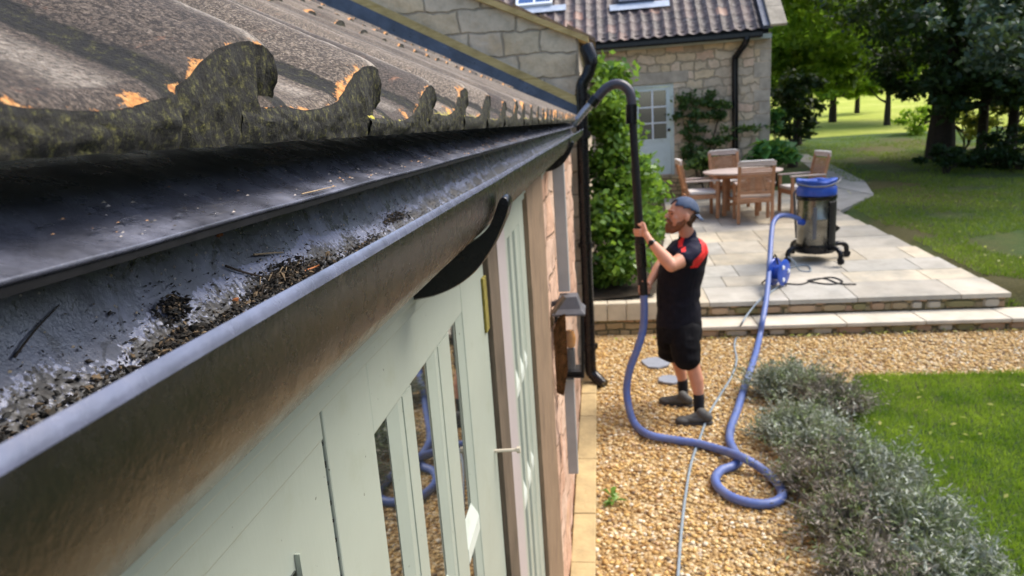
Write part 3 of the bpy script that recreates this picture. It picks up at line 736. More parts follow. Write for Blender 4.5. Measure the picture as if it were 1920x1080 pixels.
# brackets: curved arms from the wall out under the gutter
def bracket(yc, sc=1.0):
    out = [(-.262, -.214), (-.240, -.212), (-.215, -.207), (-.185, -.194), (-.160, -.175), (-.140, -.150), (-.126, -.126), (-.1165, -.106), (-.113, -.094), (-.1145, -.086), (-.119, -.083), (-.1245, -.087)]
    inn = [(-.130, -.100), (-.138, -.1165), (-.149, -.1285), (-.166, -.1405), (-.188, -.147), (-.215, -.150), (-.262, -.152)]
    P = [(x, z) for x, z in catmull([(a, 0, b_) for a, b_ in out], 4) for _ in (0,)] if False else None
    oc = [(p.x, p.z) for p in catmull([(a, 0, b_) for a, b_ in out+inn[:1]], 4)]+[(p.x, p.z) for p in catmull([(a, 0, b_) for a, b_ in inn], 4)][1:]
    mb = MB(); n = len(oc); wd = .017; vs = []
    cx = sum(p[0] for p in oc)/n; cz = sum(p[1] for p in oc)/n
    for dy, k in ((-wd, .93), (-wd*.75, 1), (wd*.75, 1), (wd, .93)):
        for x, z in oc: vs.append((x if k == 1 else x+(cx-x)*.035, yc+dy, H+(z if k == 1 else z+(cz-z)*.035)))
    fs = [tuple(range(n))[::-1], tuple(range(3*n, 4*n))]+[(a*n+j, a*n+(j+1) % n, (a+1)*n+(j+1) % n, (a+1)*n+j) for a in range(3) for j in range(n)]
    mb.add(vs, fs); return mb
gutter_part('bracket', bracket(.87), M['black'], smooth=True)
gutter_part('bracket', bracket(3.2), M['black'], smooth=True)
gutter_part('joint_sleeve', sleeve(3.1, 3.32), M['black'])
# thin wet silt film on the curve of the gutter
ys_ = np.concatenate([np.linspace(.1, 1.2, 1300), np.linspace(1.202, GY1-.02, 900)]); xs_ = np.linspace(-.2385, -.190, 44)
X, Y = np.meshgrid(xs_, ys_); sz = np.interp(X, [p[0] for p in GI[:9]], [p[1] for p in GI[:9]])
den = np.clip((-.0715-sz)/.022, 0, 1)
nn1 = np.array([mnoise.noise(Vector((x*520, y*330, 1))) for x, y in zip(X.ravel(), Y.ravel())]).reshape(X.shape)
nn2 = np.array([mnoise.noise(Vector((x*60, y*22, 4))) for x, y in zip(X.ravel(), Y.ravel())]).reshape(X.shape)
dd = np.clip(den+nn2*.55, 0, 1.2)
off = -.0006+.0012*dd+.0011*np.clip(nn1+.15, 0, 1)*dd
V = np.stack([X+off*.7, Y, H+sz+off*.75], -1).reshape(-1, 3); nx = len(xs_); i_ = (np.arange(len(ys_)-1)[:, None]*nx+np.arange(nx-1)).ravel()
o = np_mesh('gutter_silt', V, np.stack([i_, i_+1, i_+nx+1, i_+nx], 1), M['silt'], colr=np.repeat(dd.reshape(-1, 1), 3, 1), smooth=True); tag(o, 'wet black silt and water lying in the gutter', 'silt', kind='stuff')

# debris heap
def debris():
    V = []; mb = MB()
    rr = random.Random(3)
    spots = []
    for (cy, sy, cx, sx, n, hh) in ((.333, .006, -.229, .0016, 240, .004), (.453, .018, -.2225, .0028, 520, .005), (.49, .02, -.219, .002, 260, .005), (.415, .02, -.2205, .002, 200, .003), (.325, .012, -.2195, .0018, 190, .003), (.36, .03, -.2185, .0012, 200, .002), (.73, .022, -.2255, .0018, 160, .004), (.60, .03, -.218, .002, 160, .003), (.27, .03, -.218, .0018, 160, .002), (.205, .02, -.2185, .002, 120, .002)):
        for i in range(n): spots.append((cx+rr.gauss(0, sx), cy+rr.gauss(0, sy), hh))
    for i in range(2600): spots.append((-.2175-.020*rr.random()**1.6, .12+rr.random()**1.3*2.2, .0006))
    for x, y, hh in spots:
        if not (-.2395 < x < -.200): continue
        s = rr.uniform(.0005, .0014)*(1 if rr.random() < .92 else 1.6)*(.5 if hh < .001 else 1); z = H+gsurf(x)+.001+rr.uniform(0, hh)
        p = Vector((x+.6*(z-H-gsurf(x)), y, z)); a = Vector((rr.gauss(0, 1), rr.gauss(0, 1), rr.gauss(0, .5))).normalized(); b_ = a.cross(Vector((rr.gauss(0, 1), rr.gauss(0, 1), 1))).normalized(); c_ = a.cross(b_)
        k = rr.choice([(.012, .01, .007), (.012, .01, .007), (.02, .016, .01), (.03, .022, .014), (.05, .035, .02), (.012, .012, .01), (.012, .01, .007), (.16, .11, .06)])
        mb.add([p+a*s*2.2, p-a*s*1.6, p+b_*s, p-b_*s, p+c_*s*.7, p-c_*s*.7], [(0, 2, 4), (2, 1, 4), (1, 3, 4), (3, 0, 4), (2, 0, 5), (1, 2, 5), (3, 1, 5), (0, 3, 5)], k)
    o = mb.build('moss_debris', M['pebble'], colattr=True); tag(o, 'clumps of dark decayed moss in the gutter', 'debris', kind='stuff')
debris()
def stick(pts, r, name, m, label, cat, group=None):
    mb = MB(); P = catmull(pts, 5); n = len(P); mb.tube(P, [r*(1-.6*i/n) for i in range(n)], 6)
    return tag(mb.build(name, m, smooth=True), label, cat, group)
def gp(x, y, l=.0015): return (x+l*.7, y, H+gsurf(x)+l)
stick([gp(-.2352, .40), gp(-.2300, .415, .002), gp(-.2235, .433, .004), gp(-.2195, .447, .006)], .0009, 'twig', M['twig'], 'longest dark curved twig lying across the gutter silt by the moss clump', 'twig', 'twigs in the gutter')
stick([gp(-.2352, .437), gp(-.2335, .455, .002), gp(-.2320, .474)], .0008, 'twig', M['straw'], 'short straight straw-brown twig further along the gutter', 'twig', 'twigs in the gutter')
stick([gp(-.2335, .235), gp(-.2365, .25, .002), gp(-.2385, .268)], .0006, 'twig', M['twig'], 'thin dark twig on the gutter back at the left of the photo', 'twig', 'twigs in the gutter')
stick([gp(-.2205, .475, .003), gp(-.2185, .485, .006), gp(-.2170, .487, .009)], .0009, 'twig', M['chip'], 'orange-brown curved twig against the gutter lip', 'twig', 'twigs in the gutter')
stick([(-.1915, .43, H-.0335), (-.1905, .46, H-.0335), (-.1912, .49, H-.0338)], .0005, 'twig', M['straw'], 'pale grass stalk on the edge of the eaves tray', 'twig', 'twigs in the gutter')
for i in range(16):
    yb = .453+rnd.gauss(0, .02); xb = -.2225+rnd.gauss(0, .002); a_ = rnd.uniform(-1.2, 1.2); L = rnd.uniform(.006, .016)
    stick([gp(xb, yb, .003), gp(xb+.15*L*math.sin(a_), yb+L*.5*math.cos(a_), .006), (gp(xb, yb, .004)[0]+.3*L*math.sin(a_), yb+L*math.cos(a_), gp(xb, yb, .004)[2]+L*.3*math.sin(a_))], .0005, 'stem_fragment', rnd.choice([M['twig'], M['straw'], M['twig']]), 'tiny broken stem in the moss clump by the gutter lip', 'stem', 'stems in the moss clump')
def chips():
    lab = ['orange tile chip on the gutter back below the tray edge', 'small orange tile chip furthest along in the gutter', 'rounded amber chip in the moss clump by the lip']
    for i, (x, y, z, s) in enumerate(((-.2405, .41, H-.0555, .003), (-.2415, .575, H-.0485, .0035), (-.2225, .385, H-.092, .003))):
        mb = MB(); rr = random.Random(i)
        mb.prism([(x+s*math.cos(a)*rr.uniform(.7, 1.2)*.5, y+s*math.sin(a)*rr.uniform(.8, 1.4), z) for a in np.linspace(0, 5.3, 6)], (.0005, 0, s*.5))
        tag(mb.build('tile_chip', M['chip']), lab[i], 'tile chip', 'tile chips in the gutter')
chips()
# grit, lichen flecks and drops on the tray
mb = MB(); rr = random.Random(5)
for i in range(420):
    f = rr.uniform(0, 1); x = -.189-.055*f; x = -.1895-.035*f; z = H-.0345+.012*f+.011*max(0, f-.6); y = rr.uniform(.14, 2.0)**1; s = rr.uniform(.0003, .0010)*(1+y*.5)
    k = rr.choice([(.45, .40, .36), (.30, .26, .22), (.03, .025, .02), (.02, .02, .02), (.5, .28, .14)])
    mb.add([(x-s, y, z), (x, y-s*2, z), (x+s, y, z), (x, y+s*1.6, z), (x, y, z+s*.8)], [(0, 1, 4), (1, 2, 4), (2, 3, 4), (3, 0, 4)], k)
for i in range(600):
    a = rr.uniform(0, 1); x = -.2420+.012*a*a; z = H+gsurf(x)+.0004; y = rr.uniform(.14, 1.6); s = rr.uniform(.0003, .0009)*(1+y*.4)
    k = rr.choice([(.5, .45, .4), (.38, .33, .28), (.02, .02, .02), (.45, .35, .22)])
    mb.add([(x, y-s*1.4, z), (x, y, z-s*1.2), (x, y+s*1.5, z), (x, y, z+s), (x+s*.7, y, z)], [(0, 1, 4), (1, 2, 4), (2, 3, 4), (3, 0, 4)], k)
tag(mb.build('grit_flecks', M['pebble'], colattr=True), 'grit and lichen flecks stuck to the eaves tray and gutter back', 'grit', kind='stuff')
def water_drops():
    m, t, b = mat('water'); b.inputs['Base Color'].default_value = (1, 1, 1, 1); b.inputs['Roughness'].default_value = 0; b.inputs['Transmission Weight'].default_value = 1; b.inputs['IOR'].default_value = 1.33
    mb = MB(); rr = random.Random(9)
    for i in range(26):
        f = rr.uniform(.1, .9); x = -.191-.05*f; x = -.191-.028*f; z = H-.0345+.0105*f; y = rr.choice([.19, .24, .29, .34, .5, .6, .8, .95])+rr.gauss(0, .03); sx = rr.uniform(.0008, .003); sy = sx*rr.uniform(1, 3.2)
        n = 10; vs = [(x, y, z+sx*.45)]
        for k, (rf, hf) in enumerate(((.5, .36), (.85, .18), (1, -.02))):
            for j in range(n): a = j/n*6.283; vs.append((x+math.cos(a)*sx*rf, y+math.sin(a)*sy*rf, z+sx*hf))
        fs = [(0, 1+j, 1+(j+1) % n) for j in range(n)]+[(1+k*n+j, 1+(k+1)*n+j, 1+(k+1)*n+(j+1) % n, 1+k*n+(j+1) % n) for k in range(2) for j in range(n)]
        mb.add(vs, fs)
    tag(mb.build('water_drops', m, smooth=True), 'water drops lying on the eaves tray', 'water', kind='stuff')
water_drops()

# --- wall: joinery
def wbox(name, y0, y1, r0, r1, m, x0=XW-.05, x1=XW, parent=NB, bevel=.0015):
    mb = MB(); mb.box(x0, x1, y0, y1, H+r0, H+r1); mb = loc(mb, NB); return mb.build(name, m, parent, bevel=bevel)
wbox('fascia', LEN0, 6.2, -.215, -.03, M['sage'], XW-.03, XW+.013)
wbox('soffit_board', LEN0, 6.2, -.235, -.217, M['sage'], XW-.03, XW+.007)
# door leaf at left
DR = wbox('door', LEN0, .5585, -2.3, -.252, M['sage'], XW-.05, XW-.001)
# raised rail and glazed opening surround of the door
wbox('rail', LEN0, .5555, -.265, -.237, M['sage'], XW-.045, XW+.002, DR)
gl = MB(); gl.box(XW-.001+.0005, XW+.0012, -.6, .473, H-1.2, H-.342); gl = loc(gl, NB); gl.build('door_glass', M['glass'], DR)
mb = MB(); mb.box(XW-.0005, XW+.004, .477, .4795, H-1.5, H-.33); loc(mb, NB).build('bead', M['sage'], DR)
# dark gap between door and frame
wbox('door_gap', .559, .5635, -2.4, -.255, M['blackmatt'], XW-.05, XW-.012)
mb = MB()
for i in range(26):
    z = H-.27-i*.02; mb.box(XW-.012, XW-.0015, .559, .5605+rnd.uniform(0, .0015), z-.008*rnd.random(), z)
nb_part('gap_grime', mb, M['blackmatt'])
WN = None
def window(name, stile0, open0, open1, stile1, bars, hbars, head=-.325, bottom=-2.0):
    mb = MB()
    X0, X1 = XW-.05, XW
    mb.box(X0, X1, stile0, open0, H-2.3, H-.237); mb.box(X0, X1, open1, stile1, H-2.3, H-.237)
    mb.box(X0, X1-.0005, open0, open1, H+head, H-.237)
    fr = loc(mb, NB).build(name, M['sage'], NB, bevel=.002)
    XG = XW-.011
    g_ = MB(); g_.box(XW-.030, XG, open0-.002, open1+.002, H-2.3, H+head+.01); loc(g_, NB).build('glass', M['glass'], fr)
    for a, b_ in bars+[(open1, None)]:
        mb = MB(); ch = .022 if b_ is None or b_-a > .055 else .008; z0, z1 = H-2.3, H+head-.001
        e = a+.004 if b_ is None else b_
        mb.prism([(XG+.0004, a-ch, z0), (XW-.0035, a-.004, z0), (XW-.0018, a, z0), (XW-.0018, e-.003, z0), (XG+.0004, e, z0)], (0, 0, z1-z0))
        if b_ is not None and ch > .01: mb.box(XW-.0019, XW-.0003, a+.018, e-.005, z0, z1)
        loc(mb, NB).build('glazing_bar', M['sage'], fr)
    ed = [open0]+[q for ab in bars for q in ab]+[open1]
    for r in hbars:
        for i in range(0, len(ed), 2):
            if ed[i+1]-ed[i] < .03: continue
            mb = MB(); y0, y1 = ed[i]+.001, ed[i+1]-.001
            mb.prism([(XW-.0106, y0, H+r+.040), (XW-.001, y0, H+r), (XW-.001, y0, H+r-.028), (XW-.0106, y0, H+r-.028)], (0, y1-y0, 0))
            loc(mb, NB).build('cross_bar', M['sage_lit'], fr)
    return fr
window('window', .5638, .69, 1.206, 1.455, [(.786, .85), (.988, 1.089)], [-.74, -1.10])
wbox('post', 1.458, 1.60, -2.4, -.20, M['oakdark'], XW-.05, XW+.012)
wbox('reveal_board', 1.602, 1.80, -2.4, -.225, M['mauve'], XW-.05, XW+.003)
window('window', 1.802, 1.86, 2.16, 2.285, [(1.94, 1.99), (2.06, 2.10)], [-.74, -1.10], head=-.30)
wbox('post', 2.288, 2.93, -2.4, -.20, M['oak'], XW-.05, XW+.016)
# yellow mossy strip on the frame
wbox('mossy_strip', 1.415, 1.452, -.43, -.31, simple('yellow_moss', (.28, .23, .04), .9, var=.5, vs=60), XW, XW+.006)
mb = MB(); mb.tube([(XW-.005, 1.42, H-.71), (XW+.05, 1.43, H-.712)], .004, 8); mb.tube([(XW+.05, 1.43, H-.712), (XW+.058, 1.43, H-.712)], .008, 8); nb_part('window_stay', mb, M['paleblock'])
# stone stretch
mb = MB(); nyy, nzz = 70, 50; vs = []
for i in range(nyy+1):
    for j in range(nzz+1):
        y = 2.93+(6.33-2.93)*i/nyy; z = -.05+(H-.03+.05)*j/nzz
        vs.append((XW+.004+.018*mnoise.noise(Vector((y*3.2, z*5.5, 2)))+.008*mnoise.noise(Vector((y*11, z*14, 2))), y, z))
fs = [(i*(nzz+1)+j, (i+1)*(nzz+1)+j, (i+1)*(nzz+1)+j+1, i*(nzz+1)+j+1) for i in range(nyy) for j in range(nzz)]
mb.add(vs, fs)
nb_part('wall', mb, M['pinkstone'], smooth=True, fix=False)
mb = MB(); mb.box(XW-.4, XW-.051, LEN0, 6.3, -.1, H+.0); mb.box(XW-.05, XW-.02, 2.94, 6.3, -.1, H-.05); nb_part('inner_wall', mb, M['blackmatt'])
mb = MB(); mb.box(XW-.05, XW+.0, LEN0, 2.93, -.1, .1); nb_part('sill_plinth', mb, M['paleblock'])
mb = MB(); y = -1.0
while y < 6.3:
    L = rnd.uniform(.5, .8); mb.box(XW+.012, -.108, y+.003, min(y+L, 6.35)-.003, -.05, .035+rnd.uniform(-.003, .003)); y += L
tag(mb.build('stone_edging', M['kerb'], bevel=.006), 'yellow stone edging strip along the wall foot', 'edging')
# pale pipe on stone wall with lantern
mb = MB(); P = on_x(1062, 420, -.165)
mb.bar((-.19, 3.22, 1.70), (-.19, 3.22, 2.33), .055, .04); nb_part('conduit', mb, M['conduit'], bevel=.004)
mb = MB(); mb.bar((-.19, 3.22, .75), (-.19, 3.22, 1.26), .05, .04); nb_part('conduit', mb, M['conduit'], bevel=.004)
def lantern():
    c = Vector((-.172, 3.2, 0)); a = empty('wall_lantern', (c.x, c.y, 1.30), 'grey metal wall lantern with glass sides on the pink stone wall', 'lantern')
    mb = MB()
    def ring4(r, z): return [(sx*r, sy*r, z) for sx, sy in ((-1, -1), (1, -1), (1, 1), (-1, 1))]
    mb.add(ring4(.042, .385)+ring4(.06, .33)+ring4(.078, .31)+ring4(.078, .30), [(0, 1, 2, 3)]+[(k*4+j, k*4+(j+1) % 4, k*4+4+(j+1) % 4, k*4+4+j) for k in range(3) for j in range(4)]+[(15, 14, 13, 12)])
    mb.build('cap', M['greymetal'], a, bevel=.003)
    mb = MB()
    for sx, sy in ((-1, -1), (1, -1), (1, 1), (-1, 1)): mb.bar((sx*.054, sy*.054, 0), (sx*.062, sy*.062, .30), .012)
    for q in (0, .018): mb.box(-.06, .06, -.06, .06, q-.012, q)
    mb.build('frame', M['blackmatt'], a)
    mb = MB()
    for p, q in (((-1, -1), (1, -1)), ((1, -1), (1, 1))):
        mb.add([(p[0]*.052, p[1]*.052, .02), (q[0]*.052, q[1]*.052, .02), (q[0]*.059, q[1]*.059, .298), (p[0]*.059, p[1]*.059, .298)], [(0, 1, 2, 3)])
    gm, t, b = mat('lantern_glass'); b.inputs['Transmission Weight'].default_value = .9; b.inputs['Roughness'].default_value = .1; b.inputs['Base Color'].default_value = (.8, .8, .75, 1); b.inputs['IOR'].default_value = 1.1
    mb.build('glass', gm, a)
    mb = MB(); mb.lathe([(.0, .12), (.02, .13), (.028, .17), (.018, .21), (0, .215)]); mb.build('bulb', M['amber'], a, smooth=True)
    mb = MB(); mb.lathe([(.012, .018), (.02, .02), (.02, .12), (.012, .122)]); mb.build('candle_holder', M['greymetal'], a, smooth=True)
    mb = MB(); mb.bar((-.085, 0, .34), (-.03, 0, .36), .03, .02); mb.build('arm', M['greymetal'], a)
    b_ = empty('rusty_lamp_bracket', (-.235, 2.98, 1.28), 'rusty copper coloured metal plate on the wall left of the lantern', 'bracket')
    mb = MB(); mb.add([(0, 0, 0), (0, 0, .30), (.03, .02, .36), (.055, .05, .36), (.055, .05, .10), (.03, .03, -.03), (0, .1, 0), (0, .1, .30)], [(0, 1, 2, 3, 4, 5), (3, 7, 6, 4), (1, 7, 3, 2), (0, 5, 6), (5, 4, 6), (0, 6, 7, 1)])
    mb.build('plate', M['copper'], b_)
    mb = MB(); mb.bar((.0, .03, .37), (.055, .05, .44), .03, .012); mb.build('clip', M['oakdark'], b_)
lantern()

# ================================================================ GABLE BLOCK behind, downpipe
GB = empty('stone_gable_block', (-3, 6.5, 0), 'stone wing with lichened gable verge rising behind the pantile roof', 'building')
mb = MB(); xe = -.15
def gv(x, dz, y): return (x, y, 3.17+.45*(-x-.12)+dz)
mb.prism([(xe, 6.45, -.1), (-7, 6.45, -.1), gv(-7, 0, 6.45), gv(xe, 0, 6.45)], (0, 9.2, 0)); loc(mb, GB).build('wall', M['ashlar'], GB)
mb = MB(); mb.prism([gv(-.06, -.0, 6.40), gv(-7, 0, 6.40), gv(-7, .09, 6.40), gv(-.06, .05, 6.40)], (0, .25, 0)); loc(mb, GB).build('verge', M['bargewood'], GB)
mb = MB()
for i in range(30):
    x0 = -.0-i*.24
    mb.prism([gv(x0, .06, 6.66), gv(x0-.25, .085, 6.66), gv(x0-.25, .12, 6.66), gv(x0, .09, 6.66)], (0, 9, 0))
loc(mb, GB).build('roof', M['tile'], GB)
DPX, DPY = -.075, 6.33
DP = empty('black_downpipe', (DPX, DPY, 0), 'glossy black rainwater downpipe at the corner with a swan neck and shoe', 'downpipe')
def dpart(name, mb, m=M['black'], **k): return loc(mb, DP).build(name, m, DP, smooth=True, **k)
top = on_y(1102, 95, DPY); 
pl = [on_y(u, v, DPY) for u, v in ((1108, 118), (1102, 140), (1092, 158), (1090, 178), (1091, 215), (1093, 300), (1098, 450), (1104, 600), (1107, 675))]
mb = MB(); mb.tube(catmull([(p.x, DPY, p.z) for p in pl], 6), .053, 16); PIPE = dpart('pipe', mb)
mb = MB(); p0 = on_y(1108, 122, DPY); p1 = on_y(1101, 86, DPY); mb.tube([(p0.x, DPY, p0.z), (p0.x, DPY, p0.z+.06), (p1.x-.01, DPY+.03, p1.z)], [.056, .062, .062], 16); dpart('gutter_outlet', mb)
for u, v in ((1091, 182), (1092, 252), (1099, 460), (1106, 650)):
    p = on_y(u, v, DPY); mb = MB(); mb.tube([(p.x, DPY, p.z-.03), (p.x, DPY, p.z+.03)], .061, 16); mb.box(p.x-.075, p.x+.075, DPY+.0, DPY+.045, p.z-.02, p.z+.02); dpart('collar', mb)
sp_ = [on_y(u, v, y) for u, v, y in ((1107, 672, DPY), (1108, 695, DPY), (1118, 708, DPY-.02), (1132, 722, DPY-.08))]
mb = MB(); mb.tube(catmull([tuple(p) for p in sp_], 5), .055, 14); dpart('shoe', mb)

# ================================================================ MAIN HOUSE
HY = 15.7
HS = empty('stone_house', (0, HY, gz(HY)), 'stone farmhouse with dark pantile roof and pale blue half-glazed door', 'house')
def hpart(name, mb, m, parent=None, **k): return loc(mb, HS).build(name, m, parent or HS, **k)
DX0, DX1, DZ0, DZ1 = .72, 1.62, 1.22, 3.15
mb = MB(); EZ = 4.02
mb.box(-.2, DX0, HY, HY+.5, .3, EZ); mb.box(DX1, 3.60, HY, HY+.5, .3, EZ); mb.box(DX0, DX1, HY+.001, HY+.5, DZ1, EZ-.001); mb.box(DX0, DX1, HY+.001, HY+.5, .3, DZ0)
mb.prism([(3.55, HY+.5, .3), (3.55, HY+7, .3), (3.55, HY+7, EZ), (3.55, HY+3.7, EZ+3.1), (3.55, HY+.5, EZ+.2)], (-.4, 0, 0))
hpart('wall', mb, M['rubble'])
mb = MB(); mb.box(DX0-.25, DX1+.3, HY-.02, HY+.1, DZ1, DZ1+.24); hpart('lintel', mb, M['quoin'], bevel=.01)
mb = MB(); x0 = 3.26
z = .6; k = 0
while z < EZ-.1:
    h = rnd.uniform(.24, .36); wq = .34 if k % 2 else .22; mb.box(3.605-wq, 3.612, HY-.012, HY+.3, z+.006, min(z+h, EZ-.02)-.006); z += h; k += 1
hpart('quoins', mb, M['quoin'], bevel=.01)
# stone step in front of the door
mb = MB(); mb.box(.55, 1.80, HY-.42, HY-.001, .6, DZ0-.02); hpart('door_step', mb, M['stepstone'], bevel=.01)
# door
DO = MB(); DO.box(DX0, DX0+.06, HY+.03, HY+.1, DZ0, DZ1); DO.box(DX1-.06, DX1, HY+.03, HY+.1, DZ0, DZ1); DO.box(DX0+.06, DX1-.06, HY+.03, HY+.1, DZ1-.06, DZ1)
DOOR = hpart('door', DO, M['doorblue'])
mb = MB(); a0, a1 = DX0+.065, DX1-.065; gz0, gz1 = 2.06, 3.02
mb.box(a0, a1, HY+.06, HY+.10, DZ0+.01, gz0-.06); mb.box(a0, a0+.09, HY+.06, HY+.10, gz0-.059, DZ1-.065); mb.box(a1-.09, a1, HY+.06, HY+.1, gz0-.059, DZ1-.065)
mb.box(a0+.09, a1-.09, HY+.06, HY+.1, gz1, DZ1-.066); mb.box(a0, a1, HY+.045, HY+.06, gz0-.10, gz0-.06)
hpart('door_leaf', mb, M['doorblue'], DOOR)
mb = MB(); mb.box(a0+.09, a1-.09, HY+.085, HY+.092, gz0-.059, gz1); hpart('glass', mb, M['glass'], DOOR)
mb = MB(); g0, g1 = a0+.09, a1-.09
for i in (1,): x = g0+(g1-g0)*i/2; mb.box(x-.016, x+.016, HY+.064, HY+.084, gz0-.058, gz1-.001)
for i in (1, 2): z = gz0-.059+(gz1-gz0+.059)*i/3; mb.box(g0, g1, HY+.068, HY+.083, z-.014, z+.014)
hpart('glazing_bars', mb, M['white'], DOOR)
mb = MB(); mb.lathe([(0, -.07), (.03, -.06), (.035, -.045), (.02, -.03), (.015, 0), (.03, .002)], (a1-.045, HY+.058, gz0+.12), 14, (0, 1, 0)); hpart('door_knob', mb, M['black'], DOOR, smooth=True)
# roof: pantiles as real corrugation
HT = R(42)
def house_roof():
    V = []; F = []; C = []; ex, ey = 3.42, HY-.32
    nx = 46*6; s_rows = []
    for k in range(12):
        for q in (0, .02, .27): s_rows.append((k, q))
    xs_ = np.linspace(-7, ex, nx)
    for (k, q) in s_rows:
        s = k*.28+q
        for x in xs_:
            t = ((x*1.0)/.23) % 1; h = .035*(max(0, math.sin(t*2*math.pi))**1.0)-.012*max(0, -math.sin(t*2*math.pi))
            wv = .012*mnoise.noise(Vector((x*2, s*3, 1)))
            V.append((x, ey+s*math.cos(HT)-h*math.sin(HT), EZ+.03+s*math.sin(HT)+h*math.cos(HT)+(.02-.07*q)+wv))
            rr_ = mnoise.noise(Vector((math.floor(x/.23)*1.7, k*2.3, 0)))
            C.append((.5+.7*rr_, .5+.5*mnoise.noise(Vector((x*1.3, s*1.3, 6))), 0))
    nr = len(s_rows)
    for a in range(nr-1):
        for b_ in range(nx-1): i = a*nx+b_; F.append((i, i+1, i+nx+1, i+nx))
    mb = MB(); mb.v = V; mb.f = F; mb.c = C; mb.mi = [0]*len(F)
    m, t, b = mat('old_pantiles'); at = N(t, "ShaderNodeAttribute", attribute_name='Col'); sp = N(t, "ShaderNodeSeparateColor"); t.links.new(at.outputs['Color'], sp.inputs[0])
    c = ramp(t, sp.outputs[0], [(.1, (.045, .032, .032)), (.5, (.085, .058, .055)), (.75, (.14, .09, .08)), (.9, (.26, .13, .09)), (1, (.38, .22, .15))])
    c = mix(t, ramp(t, nz(t, tc(t), 18, 6, .75), [(.5, g(0)), (.7, g(.7))]), c, (.30, .28, .26))
    c = mix(t, ramp(t, nz(t, tc(t), 9, 6, .75), [(.3, g(.8)), (.45, g(0))]), c, (.03, .025, .022))
    t.links.new(c, b.inputs['Base Color']); b.inputs['Roughness'].default_value = .6; bump(t, b, nz(t, tc(t), 40, 5), .5, .01)
    return hpart('roof', mb, m, smooth=True, colattr=True, fix=False)
HR = house_roof()
def hroofpt(x, s, lift=0): return Vector((x, HY-.32+s*math.cos(HT)-lift*math.sin(HT), EZ+.04+s*math.sin(HT)+lift*math.cos(HT)))
def on_roof(u, v):
    n = Vector((0, -math.sin(HT), math.cos(HT))); p = hroofpt(0, 0); d = ray(u, v); q = CO+d*((p-CO).dot(n)/d.dot(n)); return q.x, (q-hroofpt(q.x, 0)).length
def roofbox(mb, x0, x1, s0, s1, l0, l1):
    mb.add([hroofpt(x, s, l) for x in (x0, x1) for s in (s0, s1) for l in (l0, l1)], [(0, 1, 3, 2), (4, 6, 7, 5), (0, 4, 5, 1), (2, 3, 7, 6), (0, 2, 6, 4), (1, 5, 7, 3)]); return mb
mb = MB(); roofbox(mb, 3.36, 3.56, -.03, 3.4, .02, .10); hpart('lead_strip', mb, M['lead'], HR)
mb = MB()
for i in range(6): roofbox(mb, 3.48, 3.80, -.10+i*.6, .495+i*.6, .11-.01*(i % 2), .17)
hpart('coping', mb, M['quoin'], HR, bevel=.01)
for (u0, u1, vb) in ((968, 1036, 17), (1160, 1228, 9)):
    x0, s0 = on_roof(u0, vb); x1, s1 = on_roof(u1, vb); s = (s0+s1)/2
    mb = MB(); roofbox(mb, x0, x1, s, s+.07, .05, .12); roofbox(mb, x0, x0+.05, s+.071, s+1.0, .05, .12); roofbox(mb, x1-.05, x1, s+.071, s+1.0, .05, .12); roofbox(mb, x0, x1, s+1.001, s+1.07, .05, .12)
    sk = hpart('skylight', mb, M['white'] if u0 < 1000 else M['lead'])
    mb = MB(); roofbox(mb, x0+.05, x1-.05, s+.07, s+1, .06, .09); hpart('glass', mb, M['skyglass'], sk)
    mb = MB(); xm = (x0+x1)/2; roofbox(mb, xm-.02, xm+.02, s+.07, s+1, .09, .11); hpart('glazing_bar', mb, M['white'], sk)
    mb = MB(); roofbox(mb, x0-.2, x1+.3, s-.22, s-.01, .045, .06); hpart('apron', mb, simple('bright_lead', (.50, .56, .66), .35, var=.3, vs=6), sk)
mb = MB(); mb.prism([(xx, 0, zz) for xx, zz in ()] or [(-.1, HY-.42, EZ-.02), (-.1, HY-.31, EZ-.02), (-.1, HY-.31, EZ-.09), (-.1, HY-.37, EZ-.12), (-.1, HY-.42, EZ-.09)], (3.45, 0, 0)); hpart('gutter', mb, M['black'])
mb = MB(); mb.box(-.1, 3.55, HY-.30, HY-.001, EZ-.14, EZ-.05); hpart('soffit', mb, M['sage'])
mb = MB(); mb.box(-7, 3.5, HY-.24, HY-.22, EZ-.04, EZ+.12); hpart('fascia', mb, M['blackmatt'])
mb = MB(); pd = on_y(1387, 110, HY); mb.tube([tuple(p) for p in catmull([(3.05, HY-.36, EZ-.1), (3.03, HY-.34, EZ-.2), (2.9, HY-.12, EZ-.42), (2.87, HY-.07, EZ-.55), (2.88, HY-.07, 2.5), (2.89, HY-.07, .95)], 5)], .065, 12); hpart('downpipe', mb, M['black'], smooth=True)

